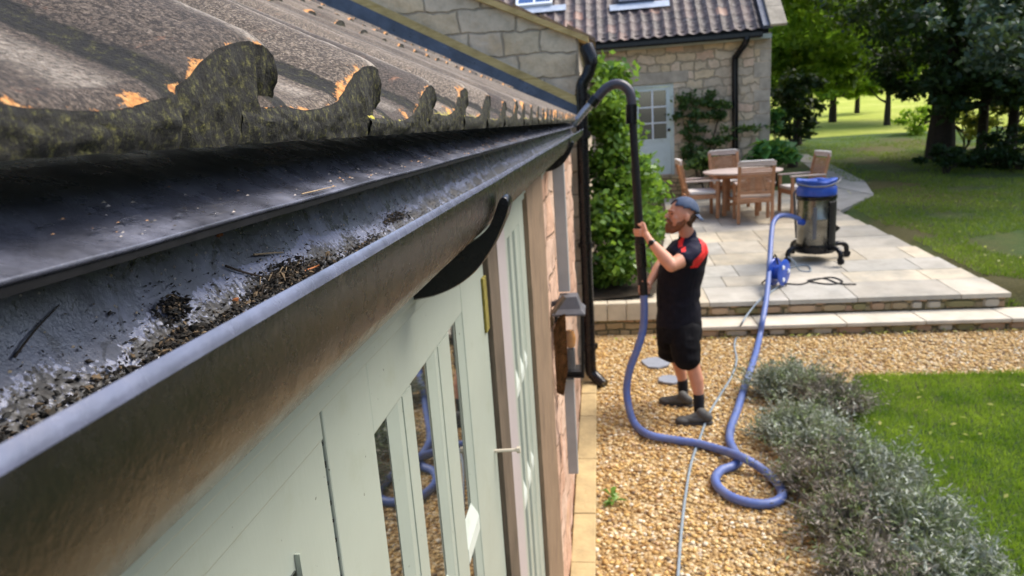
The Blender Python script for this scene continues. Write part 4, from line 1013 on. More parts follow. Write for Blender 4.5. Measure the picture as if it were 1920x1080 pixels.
# ================================================================ PLANTS
def climber():
    root = empty('climbing_shrub', (.15, 9.2, gz(9.2)), 'tall bright green leafy climbing shrub behind the black downpipe', 'shrub')
    pts = []
    for (u, v, y, ru, rv, n, cl) in ((1150, 160, 9.2, .16, .28, 900, 16), (1130, 160, 8.8, .10, .3, 400, 10), (1150, 235, 9.2, .32, .35, 3000, 34), (1155, 330, 9.2, .40, .40, 4200, 44), (1150, 420, 8.9, .42, .38, 4600, 46), (1200, 430, 9.6, .30, .42, 2000, 24), (1165, 500, 8.7, .36, .22, 2400, 30), (1215, 360, 9.9, .16, .3, 700, 10)):
        c = on_y(u, v, y); pts.append(clumps(tuple(c), (ru, .35, rv), max(5, cl//2), n, .105, shell=.35))
    P = np.concatenate(pts); P = P[P[:, 1] > 8.15]
    P[:, 2] = np.maximum(P[:, 2], gz(8.6)); P = P[P[:, 0] > -.4]
    P = P[nrs.rand(len(P)) < .62]; leaves('foliage', P-np.array(root.location), .10, M['leaf_ivy'], root, asp=.62)
    mb = MB()
    for i in range(6):
        x = rnd.uniform(-.1, .4); pp = [Vector((x, 9.2+rnd.uniform(-.2, .2), gz(9.2)-.05))]
        for k in range(1, 6): pp.append(pp[0]+Vector((rnd.uniform(-.12, .12), rnd.uniform(-.12, .12), k*.33)))
        mb.tube(catmull(pp, 3), .012, 6)
    loc(mb, root).build('stems', M['bark'], root, smooth=True)
climber()
def bush(name, px, py, y, rad, n, cl, sz, m, label, cat, group=None, spread=.08, zc=None, stems=4):
    c = on_y(px, py, y); base = gz(y); root = empty(name, (c.x, y, base), label, cat, group)
    P = clumps(tuple(c), rad, cl, n, spread); P[:, 2] = np.maximum(P[:, 2], base+.02)
    leaves('foliage', P-np.array(root.location), sz, m, root)
    mb = MB()
    for i in range(stems):
        pp = [Vector((rnd.uniform(-.05, .05), rnd.uniform(-.05, .05), -.03))]; tip = Vector((rnd.uniform(-.7, .7)*rad[0], rnd.uniform(-.5, .5)*rad[1], max(.1, c.z-base+rnd.uniform(-.3, .6)*rad[2])))
        pp += [tip*.5+Vector((rnd.uniform(-.05, .05), 0, 0)), tip]; mb.tube(catmull(pp, 4), [.012]*9, 6)
    mb.build('stems', M['bark'], root, smooth=True)
    return root
def rose():
    root = empty('wall_rose', (2.2, 15.45, gz(15.45)), 'dark green climbing rose trained on the stone wall beside the door', 'climbing plant')
    pts = []
    for (u, v, a, b_, n, cl) in ((1310, 185, .42, .14, 480, 10), (1350, 190, .22, .14, 260, 6), (1290, 215, .26, .25, 420, 9), (1345, 215, .3, .08, 200, 5), (1300, 250, .3, .16, 220, 6), (1320, 290, .45, .16, 420, 9), (1350, 262, .3, .1, 200, 5), (1380, 240, .3, .05, 110, 4), (1425, 240, .22, .05, 60, 3), (1290, 285, .2, .2, 160, 5)):
        c = on_y(u, v, 15.5); pts.append(clumps(tuple(c), (a, .08, b_), cl, n, .06))
    P = np.concatenate(pts); P = P[(P[:, 1] < 15.68)]
    leaves('foliage', P-np.array(root.location), .10, M['leaf_rose'], root)
    mb = MB()
    for (pp) in ([(1310, 345), (1300, 300), (1290, 240), (1310, 190)], [(1312, 345), (1330, 280), (1345, 230), (1350, 190)], [(1315, 340), (1350, 265), (1430, 238)]):
        mb.tube(catmull([tuple(on_y(u, v, 15.6)) for u, v in pp], 4), .014, 6)
    loc(mb, root).build('stems', M['bark'], root, smooth=True)
rose()
bush('broadleaf_plant', 1440, 292, 15.2, (.42, .35, .22), 260, 10, .34, M['leaf_broad'], 'low broad-leaved green plant at the foot of the house downpipe', 'plant', spread=.10)
bush('broadleaf_plant', 1458, 232, 16.2, (.10, .15, .30), 120, 7, .22, M['leaf_broad'], 'narrow green plant standing against the house corner', 'plant', spread=.06)
bush('garden_shrub', 1325, 305, 15.0, (.40, .25, .20), 420, 10, .12, M['leaf_rose'], 'loose green shrub at the wall foot behind the garden table', 'plant')
# weed in the gravel
def weed():
    p = on_z(1150, 945, 0); root = empty('gravel_weed', p, 'small bright green weed growing in the gravel by the edging', 'plant')
    V = []; mb = MB()
    for i in range(16):
        a = rnd.uniform(0, 6.28); L = rnd.uniform(.05, .10); h = rnd.uniform(.03, .12); d = Vector((math.cos(a), math.sin(a), 0)); s = Vector((-d.y, d.x, 0))*.016
        b0 = Vector((0, 0, h*.4)); mb.add([b0, b0+d*L*.5+s+Vector((0, 0, h*.5)), b0+d*L+Vector((0, 0, h*.3)), b0+d*L*.5-s+Vector((0, 0, h*.5))], [(0, 1, 2, 3)], (rnd.uniform(.3, 1),)*3)
    mb.build('leaves', M['leaf_ivy'], root, colattr=True, fix=False)
    mb = MB(); mb.tube([(0, 0, -.01), (0, .005, .06)], .003, 5); mb.build('stem', M['leaf_broad'], root)
weed()
def lavenders():
    spots = [((1478, 715), .36, .34, 'lavender', 'grey-green lavender bush nearest the steps'), ((1555, 745), .34, .34, 'lavender_dry', 'grey-brown lavender bush second from the steps, at the near corner of the lawn'),
             ((1500, 800), .36, .32, 'lavender', 'grey-green lavender bush right of the hose where it crosses itself'), ((1570, 850), .34, .36, 'lavender', 'silvery lavender bush touching the lawn above the hose loop'),
             ((1545, 890), .33, .30, 'lavender_dry', 'browner lavender bush beside the loop of blue hose'), ((1650, 890), .30, .34, 'lavender', 'pale silver lavender bush bulging over the lawn edge'),
             ((1600, 970), .34, .30, 'lavender_dry', 'brown-grey woody lavender bush in front of the hose loop'), ((1715, 980), .32, .32, 'lavender', 'silver lavender bush low at the lawn edge near the bottom of the photo'),
             ((1790, 1075), .30, .30, 'lavender', 'lavender bush cut off by the bottom edge, right one'), ((1640, 1080), .33, .27, 'lavender_dry', 'lavender bush cut off by the bottom edge, left one')]
    for (u, v), r, h, m, lab in spots:
        p = on_z(u, v, h*.4); root = empty('lavender_bush', (p.x, p.y, 0), lab, 'lavender bush', 'lavender bushes along the gravel')
        n = 2400; th = nrs.uniform(0, 6.28, n); q = np.sqrt(nrs.uniform(0, 1, n)); ph = q*1.25
        lob = np.array([.78+.45*mnoise.noise(Vector((math.cos(a)*1.6, math.sin(a)*1.6, b*2+r*40+u))) for a, b in zip(th, ph)]); L = nrs.uniform(.5, 1.05, n)*lob*1.15; L[:200] *= 1.35; dirv = np.stack([np.cos(th)*np.sin(ph), np.sin(th)*np.sin(ph), np.cos(ph)], 1)
        ext = dirv*np.array([r*1.15, r*1.15, h])
        b0 = ext*(L*.35)[:, None]+nrs.normal(0, .012, (n, 3)); t0 = ext*L[:, None]+nrs.normal(0, .035, (n, 3)); b0[:, 2] = np.abs(b0[:, 2]); t0[:, 2] = np.abs(t0[:, 2])+.01
        strands('foliage', b0, t0+nrs.normal(0, .02, (n, 3))*np.array([1, 1, 0]), .007, M[m], root, cv=np.clip(nrs.beta(2, 2, n), 0, 1))
        # narrow leaves
        k = nrs.randint(0, n, 9000); f = nrs.uniform(.3, 1, 9000)[:, None]**.7; c = b0[k]*(1-f)+t0[k]*f+nrs.normal(0, .012, (9000, 3))
        lm = M['lavender'] if m == 'lavender' else M['lavender_dry']
        sel = np.array([mnoise.noise(Vector(tuple(q*9+u))) for q in c]); base_ = np.clip(.45+sel*1.1+nrs.normal(0, .15, len(c)), 0, 1)
        hid = sel > -.22
        c1 = c[hid & (nrs.rand(len(c)) < .8)]; lv = leaves('leaf_tufts', c1, .042, lm, root, asp=.24)
        c2 = c[(sel < .05) & (nrs.rand(len(c)) < .45)]; leaves('leaf_tufts', c2, .045, M['lavender_green'], root, asp=.22)
        mb = MB()
        for i in range(8):
            a = rnd.uniform(0, 6.28); mb.tube([(0, 0, 0), (math.cos(a)*r*.5, math.sin(a)*r*.5, h*.5)], .006, 5)
        mb.build('woody_stems', M['twig'], root)
lavenders()

# ---- trees
def tree(px, py_base, y, hgt, crown_c, crowns, trunk_r, m, label, cat='tree', group='trees beyond the lawn', leaf=.3, lean=0, bx=None):
    x = on_y(px, 250, y).x if bx is None else bx
    zb = terr(x, y); root = empty('tree', (x, y, zb), label, cat, group)
    mb = MB(); topz = crown_c; pp = [Vector((0, 0, -.2)), Vector((lean*.2, 0, topz*.4)), Vector((lean*.6, 0, topz*.8)), Vector((lean, 0, topz*1.3))]
    P = catmull(pp, 4); mb.tube(P, [trunk_r*(1.25-.8*i/len(P)) for i in range(len(P))], 10)
    for (cx, cy, cz, rx, ry, rz, n, cl) in crowns:
        s = Vector((lean*.5, 0, topz*rnd.uniform(.5, .9))); e = Vector((cx, cy, cz)); mid = (s+e)/2+Vector((0, 0, -.1*(e-s).length))
        Q = catmull([s, mid, e], 4); mb.tube(Q, [trunk_r*.45*(1-.75*i/len(Q)) for i in range(len(Q))], 7)
    mb.build('trunk', M['bark'], root, smooth=True)
    pts = [clumps((cx, cy, cz), (rx, ry, rz), cl, n, min(rx, rz)*.17, shell=.35) for (cx, cy, cz, rx, ry, rz, n, cl) in crowns]
    P = np.concatenate(pts)
    leaves('crown', P, leaf, m, root)
    return root
# crown centres given from the survey: (px, py, y)
def crown(px, py, y, root_xyz, r, n, cl):
    c = on_y(px, py, y)-Vector(root_xyz); return (c.x, c.y, c.z, r[0], r[1], r[2], n, cl)
def tree_at(px, y, spec, trunk_r, m, label, leaf, lean=0, topz=None, bx=None, **k):
    x = on_y(px, 250, y).x if bx is None else bx; zb = terr(x, y); cr = [crown(u, v, yy, (x, y, zb), r, n, cl) for (u, v, yy, r, n, cl) in spec]
    return tree(px, 0, y, 0, topz or min(c[2] for c in cr), cr, trunk_r, m, label, leaf=leaf, lean=lean, bx=x, **k)
# left group behind the house corner
tree_at(1495, 24, [(1490, 60, 23, (2.2, 1.8, 2.0), 3200, 34), (1560, 20, 23, (2.2, 1.8, 1.8), 3000, 34), (1470, 150, 22.5, (1.0, 1.2, 1.2), 1400, 20), (1540, 130, 23, (1.4, 1.4, .9), 1600, 22), (1500, -60, 23, (2.5, 2, 1.5), 1500, 20)], .14, M['leaf_mid'], 'mid green leafy tree overhanging behind the house corner', .24)
tree_at(1560, 32, [(1600, 60, 31, (3.4, 2.5, 2.2), 4200, 46), (1680, 30, 31, (3.0, 2.5, 2.0), 3600, 40), (1640, 130, 30, (2.6, 2, .9), 2000, 30), (1560, 150, 30, (2.0, 1.6, .9), 1600, 20), (1640, -40, 31, (4, 3, 2), 2400, 30)], .15, M['leaf_mid'], 'large bright green tree whose low canopy spans the gap to the field', .30)
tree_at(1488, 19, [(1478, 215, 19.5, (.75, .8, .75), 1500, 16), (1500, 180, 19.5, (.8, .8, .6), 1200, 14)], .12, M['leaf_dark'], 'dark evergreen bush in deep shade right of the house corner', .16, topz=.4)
# big dark tree at right; crowns out of view added to shade the lawn
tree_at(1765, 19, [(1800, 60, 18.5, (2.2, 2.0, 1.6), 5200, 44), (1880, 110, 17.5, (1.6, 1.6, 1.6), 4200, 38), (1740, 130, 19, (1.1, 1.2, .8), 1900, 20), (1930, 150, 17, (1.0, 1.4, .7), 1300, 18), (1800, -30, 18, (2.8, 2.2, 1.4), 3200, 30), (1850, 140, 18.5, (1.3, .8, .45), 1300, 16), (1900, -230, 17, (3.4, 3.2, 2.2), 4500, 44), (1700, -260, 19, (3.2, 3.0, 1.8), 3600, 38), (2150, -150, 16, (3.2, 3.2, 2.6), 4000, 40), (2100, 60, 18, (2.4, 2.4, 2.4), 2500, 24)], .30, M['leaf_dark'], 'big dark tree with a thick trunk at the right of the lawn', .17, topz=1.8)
tree_at(1890, 13, [(1900, 50, 13, (.9, .9, .8), 1200, 16), (1850, 20, 13.5, (.9, .8, .5), 800, 12), (1915, 130, 13, (.6, .8, .5), 600, 10)], .10, M['leaf_silver'], 'silver-leaved tree hanging in at the top right corner', .13, topz=3.2, bx=10.5)
# dark understorey
def under(px, py, y, rad, n, cl, sz, m, label, grp='shrubs at the lawn edge'):
    c = on_y(px, py, y); zb = terr(c.x, y); root = empty('shrub', (c.x, y, zb), label, 'shrub', grp)
    P = clumps((0, 0, c.z-zb), rad, cl, n, min(rad)*.2, shell=.3); P[:, 2] = np.maximum(P[:, 2], .02)
    leaves('foliage', P, sz, m, root)
    mb = MB()
    for i in range(5): mb.tube(catmull([(0, 0, -.05), (rnd.uniform(-.3, .3)*rad[0], 0, rad[2]*.4), (rnd.uniform(-.7, .7)*rad[0], rnd.uniform(-.5, .5)*rad[1], rad[2])], 3), .02, 6)
    mb.build('stems', M['bark'], root, smooth=True)
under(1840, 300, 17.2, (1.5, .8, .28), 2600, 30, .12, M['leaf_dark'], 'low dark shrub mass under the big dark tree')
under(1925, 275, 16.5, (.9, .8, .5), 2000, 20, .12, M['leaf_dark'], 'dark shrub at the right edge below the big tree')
under(1812, 215, 20.5, (.60, .5, .70), 620, 12, .19, M['leaf_yellow'], 'sunlit yellow-green shrub just right of the thick trunk')  # sunlight on both yellow shrubs is put into the bright leaf colour
under(1885, 205, 20.0, (.9, .5, 1.0), 900, 16, .19, M['leaf_yellow'], 'taller sunlit yellow-green shrub at the right edge')
under(1725, 225, 25, (.9, .6, .5), 700, 12, .16, M['leaf_lime'], 'bright green shrub left of the thick trunk')
under(1775, 290, 16.6, (.35, .4, .25), 700, 10, .10, M['leaf_dark'], 'small dark shrub at the left end of the shade bed')
# orchard trees in the field
for (px, y, lab, spec) in ((1605, 36, 'slender sunlit orchard tree left of the pair in the field', [(1600, 150, 36, (1.6, 1.2, .8), 1100, 16), (1560, 165, 36, (1.2, 1, .5), 500, 9), (1640, 170, 36, (1, 1, .5), 450, 8)]),
                          (1662, 29, 'forked sunlit orchard tree right of the pair in the field', [(1660, 145, 29, (1.5, 1.2, .55), 1100, 16), (1700, 160, 29, (.9, 1, .4), 500, 9), (1630, 165, 29, (.7, 1, .35), 350, 8)])):
    tree_at(px, y, spec, .11, M['leaf_lime'], lab, .22, group='orchard trees in the field', topz=1.5)
for (px, y, lab) in ((1842, 19.5, 'slim dark trunk rising between the two yellow-green shrubs'), (1898, 18.5, 'slim dark trunk at the right edge before the yellow-green shrub')):
    tree_at(px, y, [(px, 120, y, (.9, .9, .6), 900, 12)], .11, M['leaf_dark'], lab, .17, topz=2.2)
# far wood as one mass
def wood():
    P = []
    for i in range(70):
        x = -10+i*1.35+rnd.uniform(-1, 1); y = 62+rnd.uniform(-6, 10); z = terr(x, y); h = rnd.uniform(6, 13)
        P.append(clumps((x, y, z+h*.55), (3, 3, h*.55), 16, 700, .8, shell=.3))
    o = leaves('far_wood', np.concatenate(P), .7, M['leaf_mid']); tag(o, 'distant green wood closing the field', 'wood', kind='stuff')
wood()
def belt():  # out of view, added to darken what the gutter mirrors
    P = []
    for i in range(20):
        x = 17+rnd.uniform(-1.5, 2.5); y = -16+i*1.75; h = rnd.uniform(6, 9.5)
        P.append(clumps((x, y, h*.5), (2.2, 1.8, h*.55), 12, 420, .6, shell=.2))
    o = leaves('unseen_tree_belt', np.concatenate(P), .75, M['leaf_dark'], asp=.8); tag(o, 'unseen dark belt of garden trees along the far side of the lawn, mirrored in the gutter', 'wood', kind='stuff')
belt()
#%%OBJECTS
# ================================================================ hoses, pole, vacuum
def Y_(u, v, y): return on_y(u, v, y)
PY = 5.55
POLE = empty('vacuum_pole', Y_(1205, 548, PY), 'long black gutter cleaning pole with curved hook end held up by the man', 'cleaning pole')
def pp(name, mb, m, **k): return loc(mb, POLE).build(name, m, POLE, smooth=True, **k)
a, b_ = Y_(1185, 205, PY), Y_(1206, 552, PY)
mb = MB(); mb.tube([a+(b_-a)*t for t in (0, .3, .3001, .62, .6201, 1)], [.030, .030, .034, .034, .038, .038], 16); pp('pole', mb, M['blackmatt'])
mb = MB(); mb.tube(catmull([tuple(Y_(*q, PY)) for q in ((1184, 212), (1184, 190), (1180, 172), (1168, 160), (1152, 158), (1135, 167), (1121, 182), (1113, 192))], 6), .037, 16); pp('curved_neck', mb, M['gooseneck'])
mb = MB(); mb.tube([Y_(1184, 232, PY), Y_(1184, 196, PY)], .043, 16); pp('clamp', mb, M['black'])
mb = MB(); mb.tube([Y_(1118, 184, PY), Y_(1108, 197, PY)], .043, 16); pp('clamp', mb, M['black'])
mb = MB(); mb.tube(catmull([tuple(Y_(*q, PY)) for q in ((1113, 190), (1098, 206), (1085, 222), (1072, 236))], 5), [.035]*10+[.033, .032, .031, .03, .028, .028], 14) if False else mb.tube(catmull([tuple(Y_(*q, PY)) for q in ((1113, 190), (1098, 206), (1085, 222), (1074, 234))], 5), .030, 14); pp('nozzle', mb, M['hosegrey'])
mb = MB(); mb.tube([Y_(1200, 455, PY), Y_(1203, 500, PY)], .043, 16); pp('grip', mb, M['black'])

def corrug(name, pts, r, m, label, cat, amp=.10, step=.012):
    P = catmull([tuple(p) for p in pts], 14)
    L = [0]
    for i in range(1, len(P)): L.append(L[-1]+(P[i]-P[i-1]).length)
    n = int(L[-1]/step); Q = []; Rr = []
    for k in range(n+1):
        s = L[-1]*k/n; i = min(max(int(np.searchsorted(L, s))-1, 0), len(P)-2); t = (s-L[i])/max(L[i+1]-L[i], 1e-9)
        Q.append(P[i].lerp(P[i+1], min(max(t, 0), 1))); Rr.append(r*(1+(amp if k % 2 else -amp)))
    mb = MB(); mb.tube(Q, Rr, 14); return tag(mb.build(name, m, smooth=True), label, cat)
def G(u, v, z): return on_z(u, v, z)
hp = [Y_(1206, 545, PY), Y_(1208, 575, PY), Y_(1206, 615, PY), Y_(1196, 652, 5.52), Y_(1181, 692, 5.5), Y_(1175, 730, 5.48), Y_(1180, 768, 5.42), Y_(1192, 797, 5.35), G(1216, 815, .05), G(1260, 824, .036), G(1310, 832, .036), G(1352, 844, .045), G(1392, 858, .10), G(1425, 877, .06), G(1452, 900, .036), G(1467, 925, .036), G(1455, 941, .036), G(1420, 945, .036), G(1378, 935, .036), G(1350, 917, .036), G(1341, 898, .036), G(1352, 882, .036), G(1374, 874, .036), G(1386, 862, .034), G(1377, 845, .034), G(1368, 825, .036), G(1371, 800, .036), G(1382, 770, .036), G(1393, 735, .036), G(1405, 700, .036), G(1417, 662, .036), Y_(1424, 632, 7.62), Y_(1430, 600, 7.75), Y_(1436, 566, 8.05), Y_(1440, 530, 8.4), Y_(1443, 490, 8.8), Y_(1446, 445, 9.2), Y_(1450, 418, 9.45), Y_(1462, 405, 9.6), Y_(1482, 405, 9.65), Y_(1500, 411, 9.68)]
corrug('vacuum_hose', hp, .031, M['hose'], 'thick blue ribbed suction hose looping over the gravel to the vacuum', 'hose', amp=.06, step=.016)
th = [G(1262, 1180, .012), G(1271, 1080, .012), G(1277, 1000, .012), G(1285, 930, .012), G(1296, 868, .012), G(1312, 822, .012), G(1330, 775, .012), G(1352, 738, .012), G(1372, 705, .012), G(1381, 675, .012), G(1377, 648, .012), G(1383, 625, .02), Y_(1392, 604, 7.68), Y_(1405, 585, 7.95), Y_(1424, 563, 8.1), on_s(1446, 547, .012), on_s(1462, 536, .012)]
corrug('garden_cable', th, .010, M['thinhose'], 'thin grey-blue cable running across the gravel and up the steps', 'cable', amp=0, step=.03)
# cable reel
c = on_s(1452, 535, 0); r = .175; RE = empty('cable_reel', (c.x, c.y, c.z), 'round blue cable reel on the patio behind the suction hose', 'cable reel')
ax = Vector((.75, -.62, 0)).normalized()
mb = MB(); mb.lathe([(.03, -.012), (r-.01, -.014), (r, 0), (r-.01, .014), (.09, .016), (.09, .10), (r-.03, .105), (r-.01, .118), (r-.03, .13), (.03, .13)], (0, 0, r), 28, ax); mb.build('drum', M['bluehead'], RE, smooth=True)
mb = MB(); mb.lathe([(0, -.02), (.05, -.02), (.05, -.012)], (0, 0, r), 16, ax); mb.build('hub', M['white'], RE)
q = ax*.135
for k in range(3):
    a_ = k*2.1+.6; e1 = Vector((0, 0, 1)); e2 = ax.cross(e1); d = math.cos(a_)*e1+math.sin(a_)*e2; p = Vector((0, 0, r))+q+d*.09; mb = MB(); mb.lathe([(0, .008), (.026, .006), (.026, -.006)], p, 12, ax); mb.build('socket', M['white'], RE)
mb = MB(); mb.tube(catmull([(-.13, .10, 0.01), (-.06, .04, .12), (0, 0, r*2+.04), (.06, -.04, .12), (.12, -.1, .01)], 5), .010, 8); mb.build('stand', M['blackmatt'], RE, smooth=True)
pts = [on_s(u, v, .008) for u, v in ((1462, 530), (1500, 533), (1530, 524), (1560, 520), (1580, 528), (1560, 533), (1530, 530), (1515, 526), (1545, 522), (1575, 532), (1605, 533))]
corrug('power_cable', pts, .009, M['blackmatt'], 'loose black power cable squiggled on the patio beside the reel', 'cable', amp=0, step=.02)
pts = [Y_(1478, 482, 9.5), Y_(1490, 492, 9.3), on_s(1500, 507, .01), on_s(1520, 508, .01), on_s(1512, 497, .01), on_s(1480, 503, .01), on_s(1462, 520, .01)]
corrug('mains_lead', pts, .009, M['thinhose'], 'grey-blue lead trailing from the vacuum base to the reel', 'cable', amp=0, step=.02)
# vacuum cleaner
def vacuum():
    c = on_s(1527, 487, 0); root = empty('wet_vacuum', tuple(c), 'tall steel drum wet vacuum with blue bag on top standing on the patio', 'vacuum cleaner'); root.scale = (.97, .97, .94)
    def P(name, mb, m, **k): return mb.build(name, m, root, **k)
    mb = MB(); mb.lathe([(0, .20), (.235, .20), (.245, .22), (.245, .60), (.25, .61), (.25, .63), (.245, .64), (.245, .90), (0, .90)], n=36); P('drum', mb, M['steel'], smooth=True)
    mb = MB(); mb.lathe([(.10, .13), (.26, .13), (.275, .16), (.275, .235), (.255, .24), (0, .24)], n=32)
    for k, a_ in enumerate((.2, 2.0, 3.6, 5.2)):
        d = Vector((math.cos(a_), math.sin(a_), 0)); mb.tube(catmull([d*.22+Vector((0, 0, .19)), d*.36+Vector((0, 0, .22)), d*.45+Vector((0, 0, .18)), d*.47+Vector((0, 0, .11))], 4), .035, 10)
    P('base', mb, M['black'], smooth=True)
    for k, a_ in enumerate((.2, 2.0, 3.6, 5.2)):
        d = Vector((math.cos(a_), math.sin(a_), 0)); s = Vector((-d.y, d.x, 0)); cc = d*.47+Vector((0, 0, .055)); mb = MB(); mb.lathe([(0, -.02), (.045, -.02), (.055, -.012), (.055, .012), (.045, .02), (0, .02)], cc, 18, s); P('castor', mb, M['blackmatt'], smooth=True)
    mb = MB(); mb.lathe([(.0, .895), (.262, .895), (.268, .92), (.265, .945), (.25, .955), (0, .955)], n=36); P('clamp_ring', mb, M['black'], smooth=True)
    mb = MB(); mb.lathe([(0, .95), (.25, .95), (.262, .98), (.258, 1.06), (.235, 1.09), (0, 1.09)], n=36); P('motor_head', mb, M['bluehead'], smooth=True)
    # slumped blue bag
    mb = MB(); n = 36; V = []
    prof_ = [(.20, 1.085), (.245, 1.09), (.265, 1.12), (.275, 1.155), (.262, 1.175), (.20, 1.165), (.10, 1.16), (.01, 1.17)]
    for r_, h in prof_:
        for j in range(n):
            th_ = j/n*6.283; w_ = 1+.09*mnoise.noise(Vector((math.cos(th_)*2, math.sin(th_)*2, h*4))); hh = h+.035*mnoise.noise(Vector((math.cos(th_)*1.7+4, math.sin(th_)*1.7, h*2)))*min(1, (h-1.08)*20)
            V.append((r_*w_*math.cos(th_), r_*w_*math.sin(th_), hh))
    mb.add(V, [(i*n+j, i*n+(j+1) % n, (i+1)*n+(j+1) % n, (i+1)*n+j) for i in range(len(prof_)-1) for j in range(n)]+[tuple(range((len(prof_)-1)*n, len(prof_)*n))]); P('bag', mb, M['bluebag'], smooth=True)
    mb = MB(); mb.tube(catmull([(-.29, -.10, 1.13), (-.15, -.27, 1.10), (.05, -.30, 1.10), (.22, -.22, 1.15), (.29, -.05, 1.18)], 5), .012, 8); P('bag_cord', mb, M['greymetal'], smooth=True)
    # inlet
    q = Vector(Y_(1500, 411, 9.68))-c; mb = MB(); e = Vector((q.x*.5, q.y*.5, q.z-.04)); mb.tube(catmull([tuple(q+Vector((-.03, 0, 0))), tuple(q), tuple(e)], 4), .045, 14); P('inlet', mb, M['bluehead'], smooth=True)
    # rear pushing frame and fin
    mb = MB(); mb.prism([(.20, .16, .24), (.40, .18, .42), (.30, .17, .50), (.26, .17, .86), (.18, .16, .90)], (0, .05, 0)); P('tipping_frame', mb, M['black'], bevel=.01)
    mb = MB(); mb.tube(catmull([(-.2, .2, .3), (-.23, .22, .8), (-.2, .24, 1.0), (.2, .24, 1.0), (.24, .22, .8), (.3, .2, .3)], 5), .016, 8); P('handle', mb, M['greymetal'], smooth=True)
    mb = MB(); n_ = 12; V_ = []
    for k in range(n_+1):
        a_ = -1.15+2.1*k/n_
        for rr_, zz in ((.247, .25), (.262, .27), (.262, .86), (.247, .88)): V_.append((rr_*math.cos(a_), rr_*math.sin(a_), zz))
    mb.add(V_, [(k*4+j, k*4+j+1, (k+1)*4+j+1, (k+1)*4+j) for k in range(n_) for j in range(3)]); P('side_cover', mb, M['blackmatt'])
    mb = MB(); mb.box(-.11, -.06, -.262, -.235, .35, .80); P('latch_strip', mb, M['greymetal'], bevel=.006)
vacuum()
# ================================================================ garden furniture
SC = 1.06
def chair(px, py, dz, face, label, y=None, z=None):
    p = on_s(px, py, dz) if y is None else Vector((on_y(px, py, y).x, y, 0)); x, yy = p.x, p.y
    root = empty('garden_chair', (x, yy, gz(yy)), label, 'chair', 'teak chairs round the garden table', rz=face); root.scale = (SC,)*3
    def P(name, mb, m, **k): return mb.build(name, m, root, **k)
    # local: front is -y, back +y
    for sx in (-1, 1):
        mb = MB(); mb.bar((sx*.27, -.25, 0), (sx*.27, -.25, .63), .05, .05); P('leg', mb, M['teak_z'], bevel=.006)
        mb = MB(); mb.bar((sx*.26, .25, 0), (sx*.26, .24, .44), .05, .045); mb.bar((sx*.26, .24, .44), (sx*.26, .36, .98), .05, .04); P('leg', mb, M['teak_z'], bevel=.006)
        mb = MB(); mb.box(sx*.27-.035, sx*.27+.035, -.29, .29, .632, .66); P('armrest', mb, M['teak_pale'], bevel=.008)
    mb = MB(); mb.box(-.24, .24, -.27, -.23, .34, .41); mb.box(-.24, .24, .22, .26, .34, .41); mb.box(-.285, -.245, -.22, .22, .34, .41); mb.box(.245, .285, -.22, .22, .34, .41)
    for i in range(7): mb.box(-.24, .24, -.225+i*.064, -.175+i*.064, .395, .412)
    P('seat', mb, M['teak'], bevel=.004)
    mb = MB()
    def bk(z): return .24+(z-.44)*.222
    for z in (.50,): mb.box(-.235, .235, bk(z)-.012, bk(z)+.012, z-.025, z+.03)
    for i in range(11):
        z = .56+i*.033; mb.box(-.235, .235, bk(z)-.009, bk(z)+.009, z-.012, z+.012)
    P('backrest', mb, M['teak'], bevel=.003)
    mb = MB(); mb.box(-.29, .29, bk(.97)-.02, bk(.97)+.02, .925, 1.0); P('top_rail', mb, M['teak_pale'], bevel=.01)
    mb = MB(); mb.box(-.25, .25, -.27, .21, .413, .475); P('cushion', mb, M['cushion'], bevel=.022)
    mb = MB(); mb.box(-.255, .255, bk(.98)-.035, bk(.98)+.03, 1.0, 1.02); P('headrest_pad', mb, M['cushion'], bevel=.008)
    return root
TC = on_s(1392, 319, .80)
def table():
    root = empty('garden_table', (TC.x, TC.y, gz(TC.y)), 'round pale wooden garden table on the patio', 'table')
    R_ = .70
    mb = MB(); mb.lathe([(0, .765), (R_-.02, .765), (R_, .775), (R_, .795), (R_-.01, .80), (0, .80)], n=48); mb.build('tabletop', M['teak_pale'], root, smooth=True)
    mb = MB(); mb.lathe([(.5, .70), (.52, .70), (.52, .763), (.5, .763)], n=32); mb.build('apron', M['teak'], root)
    for k in range(4):
        a_ = k*1.571+.5; x, y = math.cos(a_)*.4, math.sin(a_)*.4; mb = MB(); mb.bar((x, y, 0), (x, y, .762), .07, .07); mb.build('leg', M['teak_z'], root, bevel=.008)
    mb = MB(); mb.bar((-.38, -.2, .2), (.38, .2, .2), .05); mb.bar((.2, -.38, .26), (-.2, .38, .26), .05); mb.build('stretcher', M['teak'], root)
table()
chair(1412, 398, 0, R(176), 'teak chair with its slatted back to the camera, nearest of the four', y=TC.y-.72)
chair(1312, 395, 0, R(92), 'teak chair at the left end of the table, facing right', y=TC.y-.12)
chair(1367, 380, 0, R(8), 'teak chair behind the table with only its pale top rail showing', y=TC.y+.80)
chair(1500, 395, 0, R(-82), 'bleached teak chair at the right end of the table behind the vacuum', y=TC.y-.15)

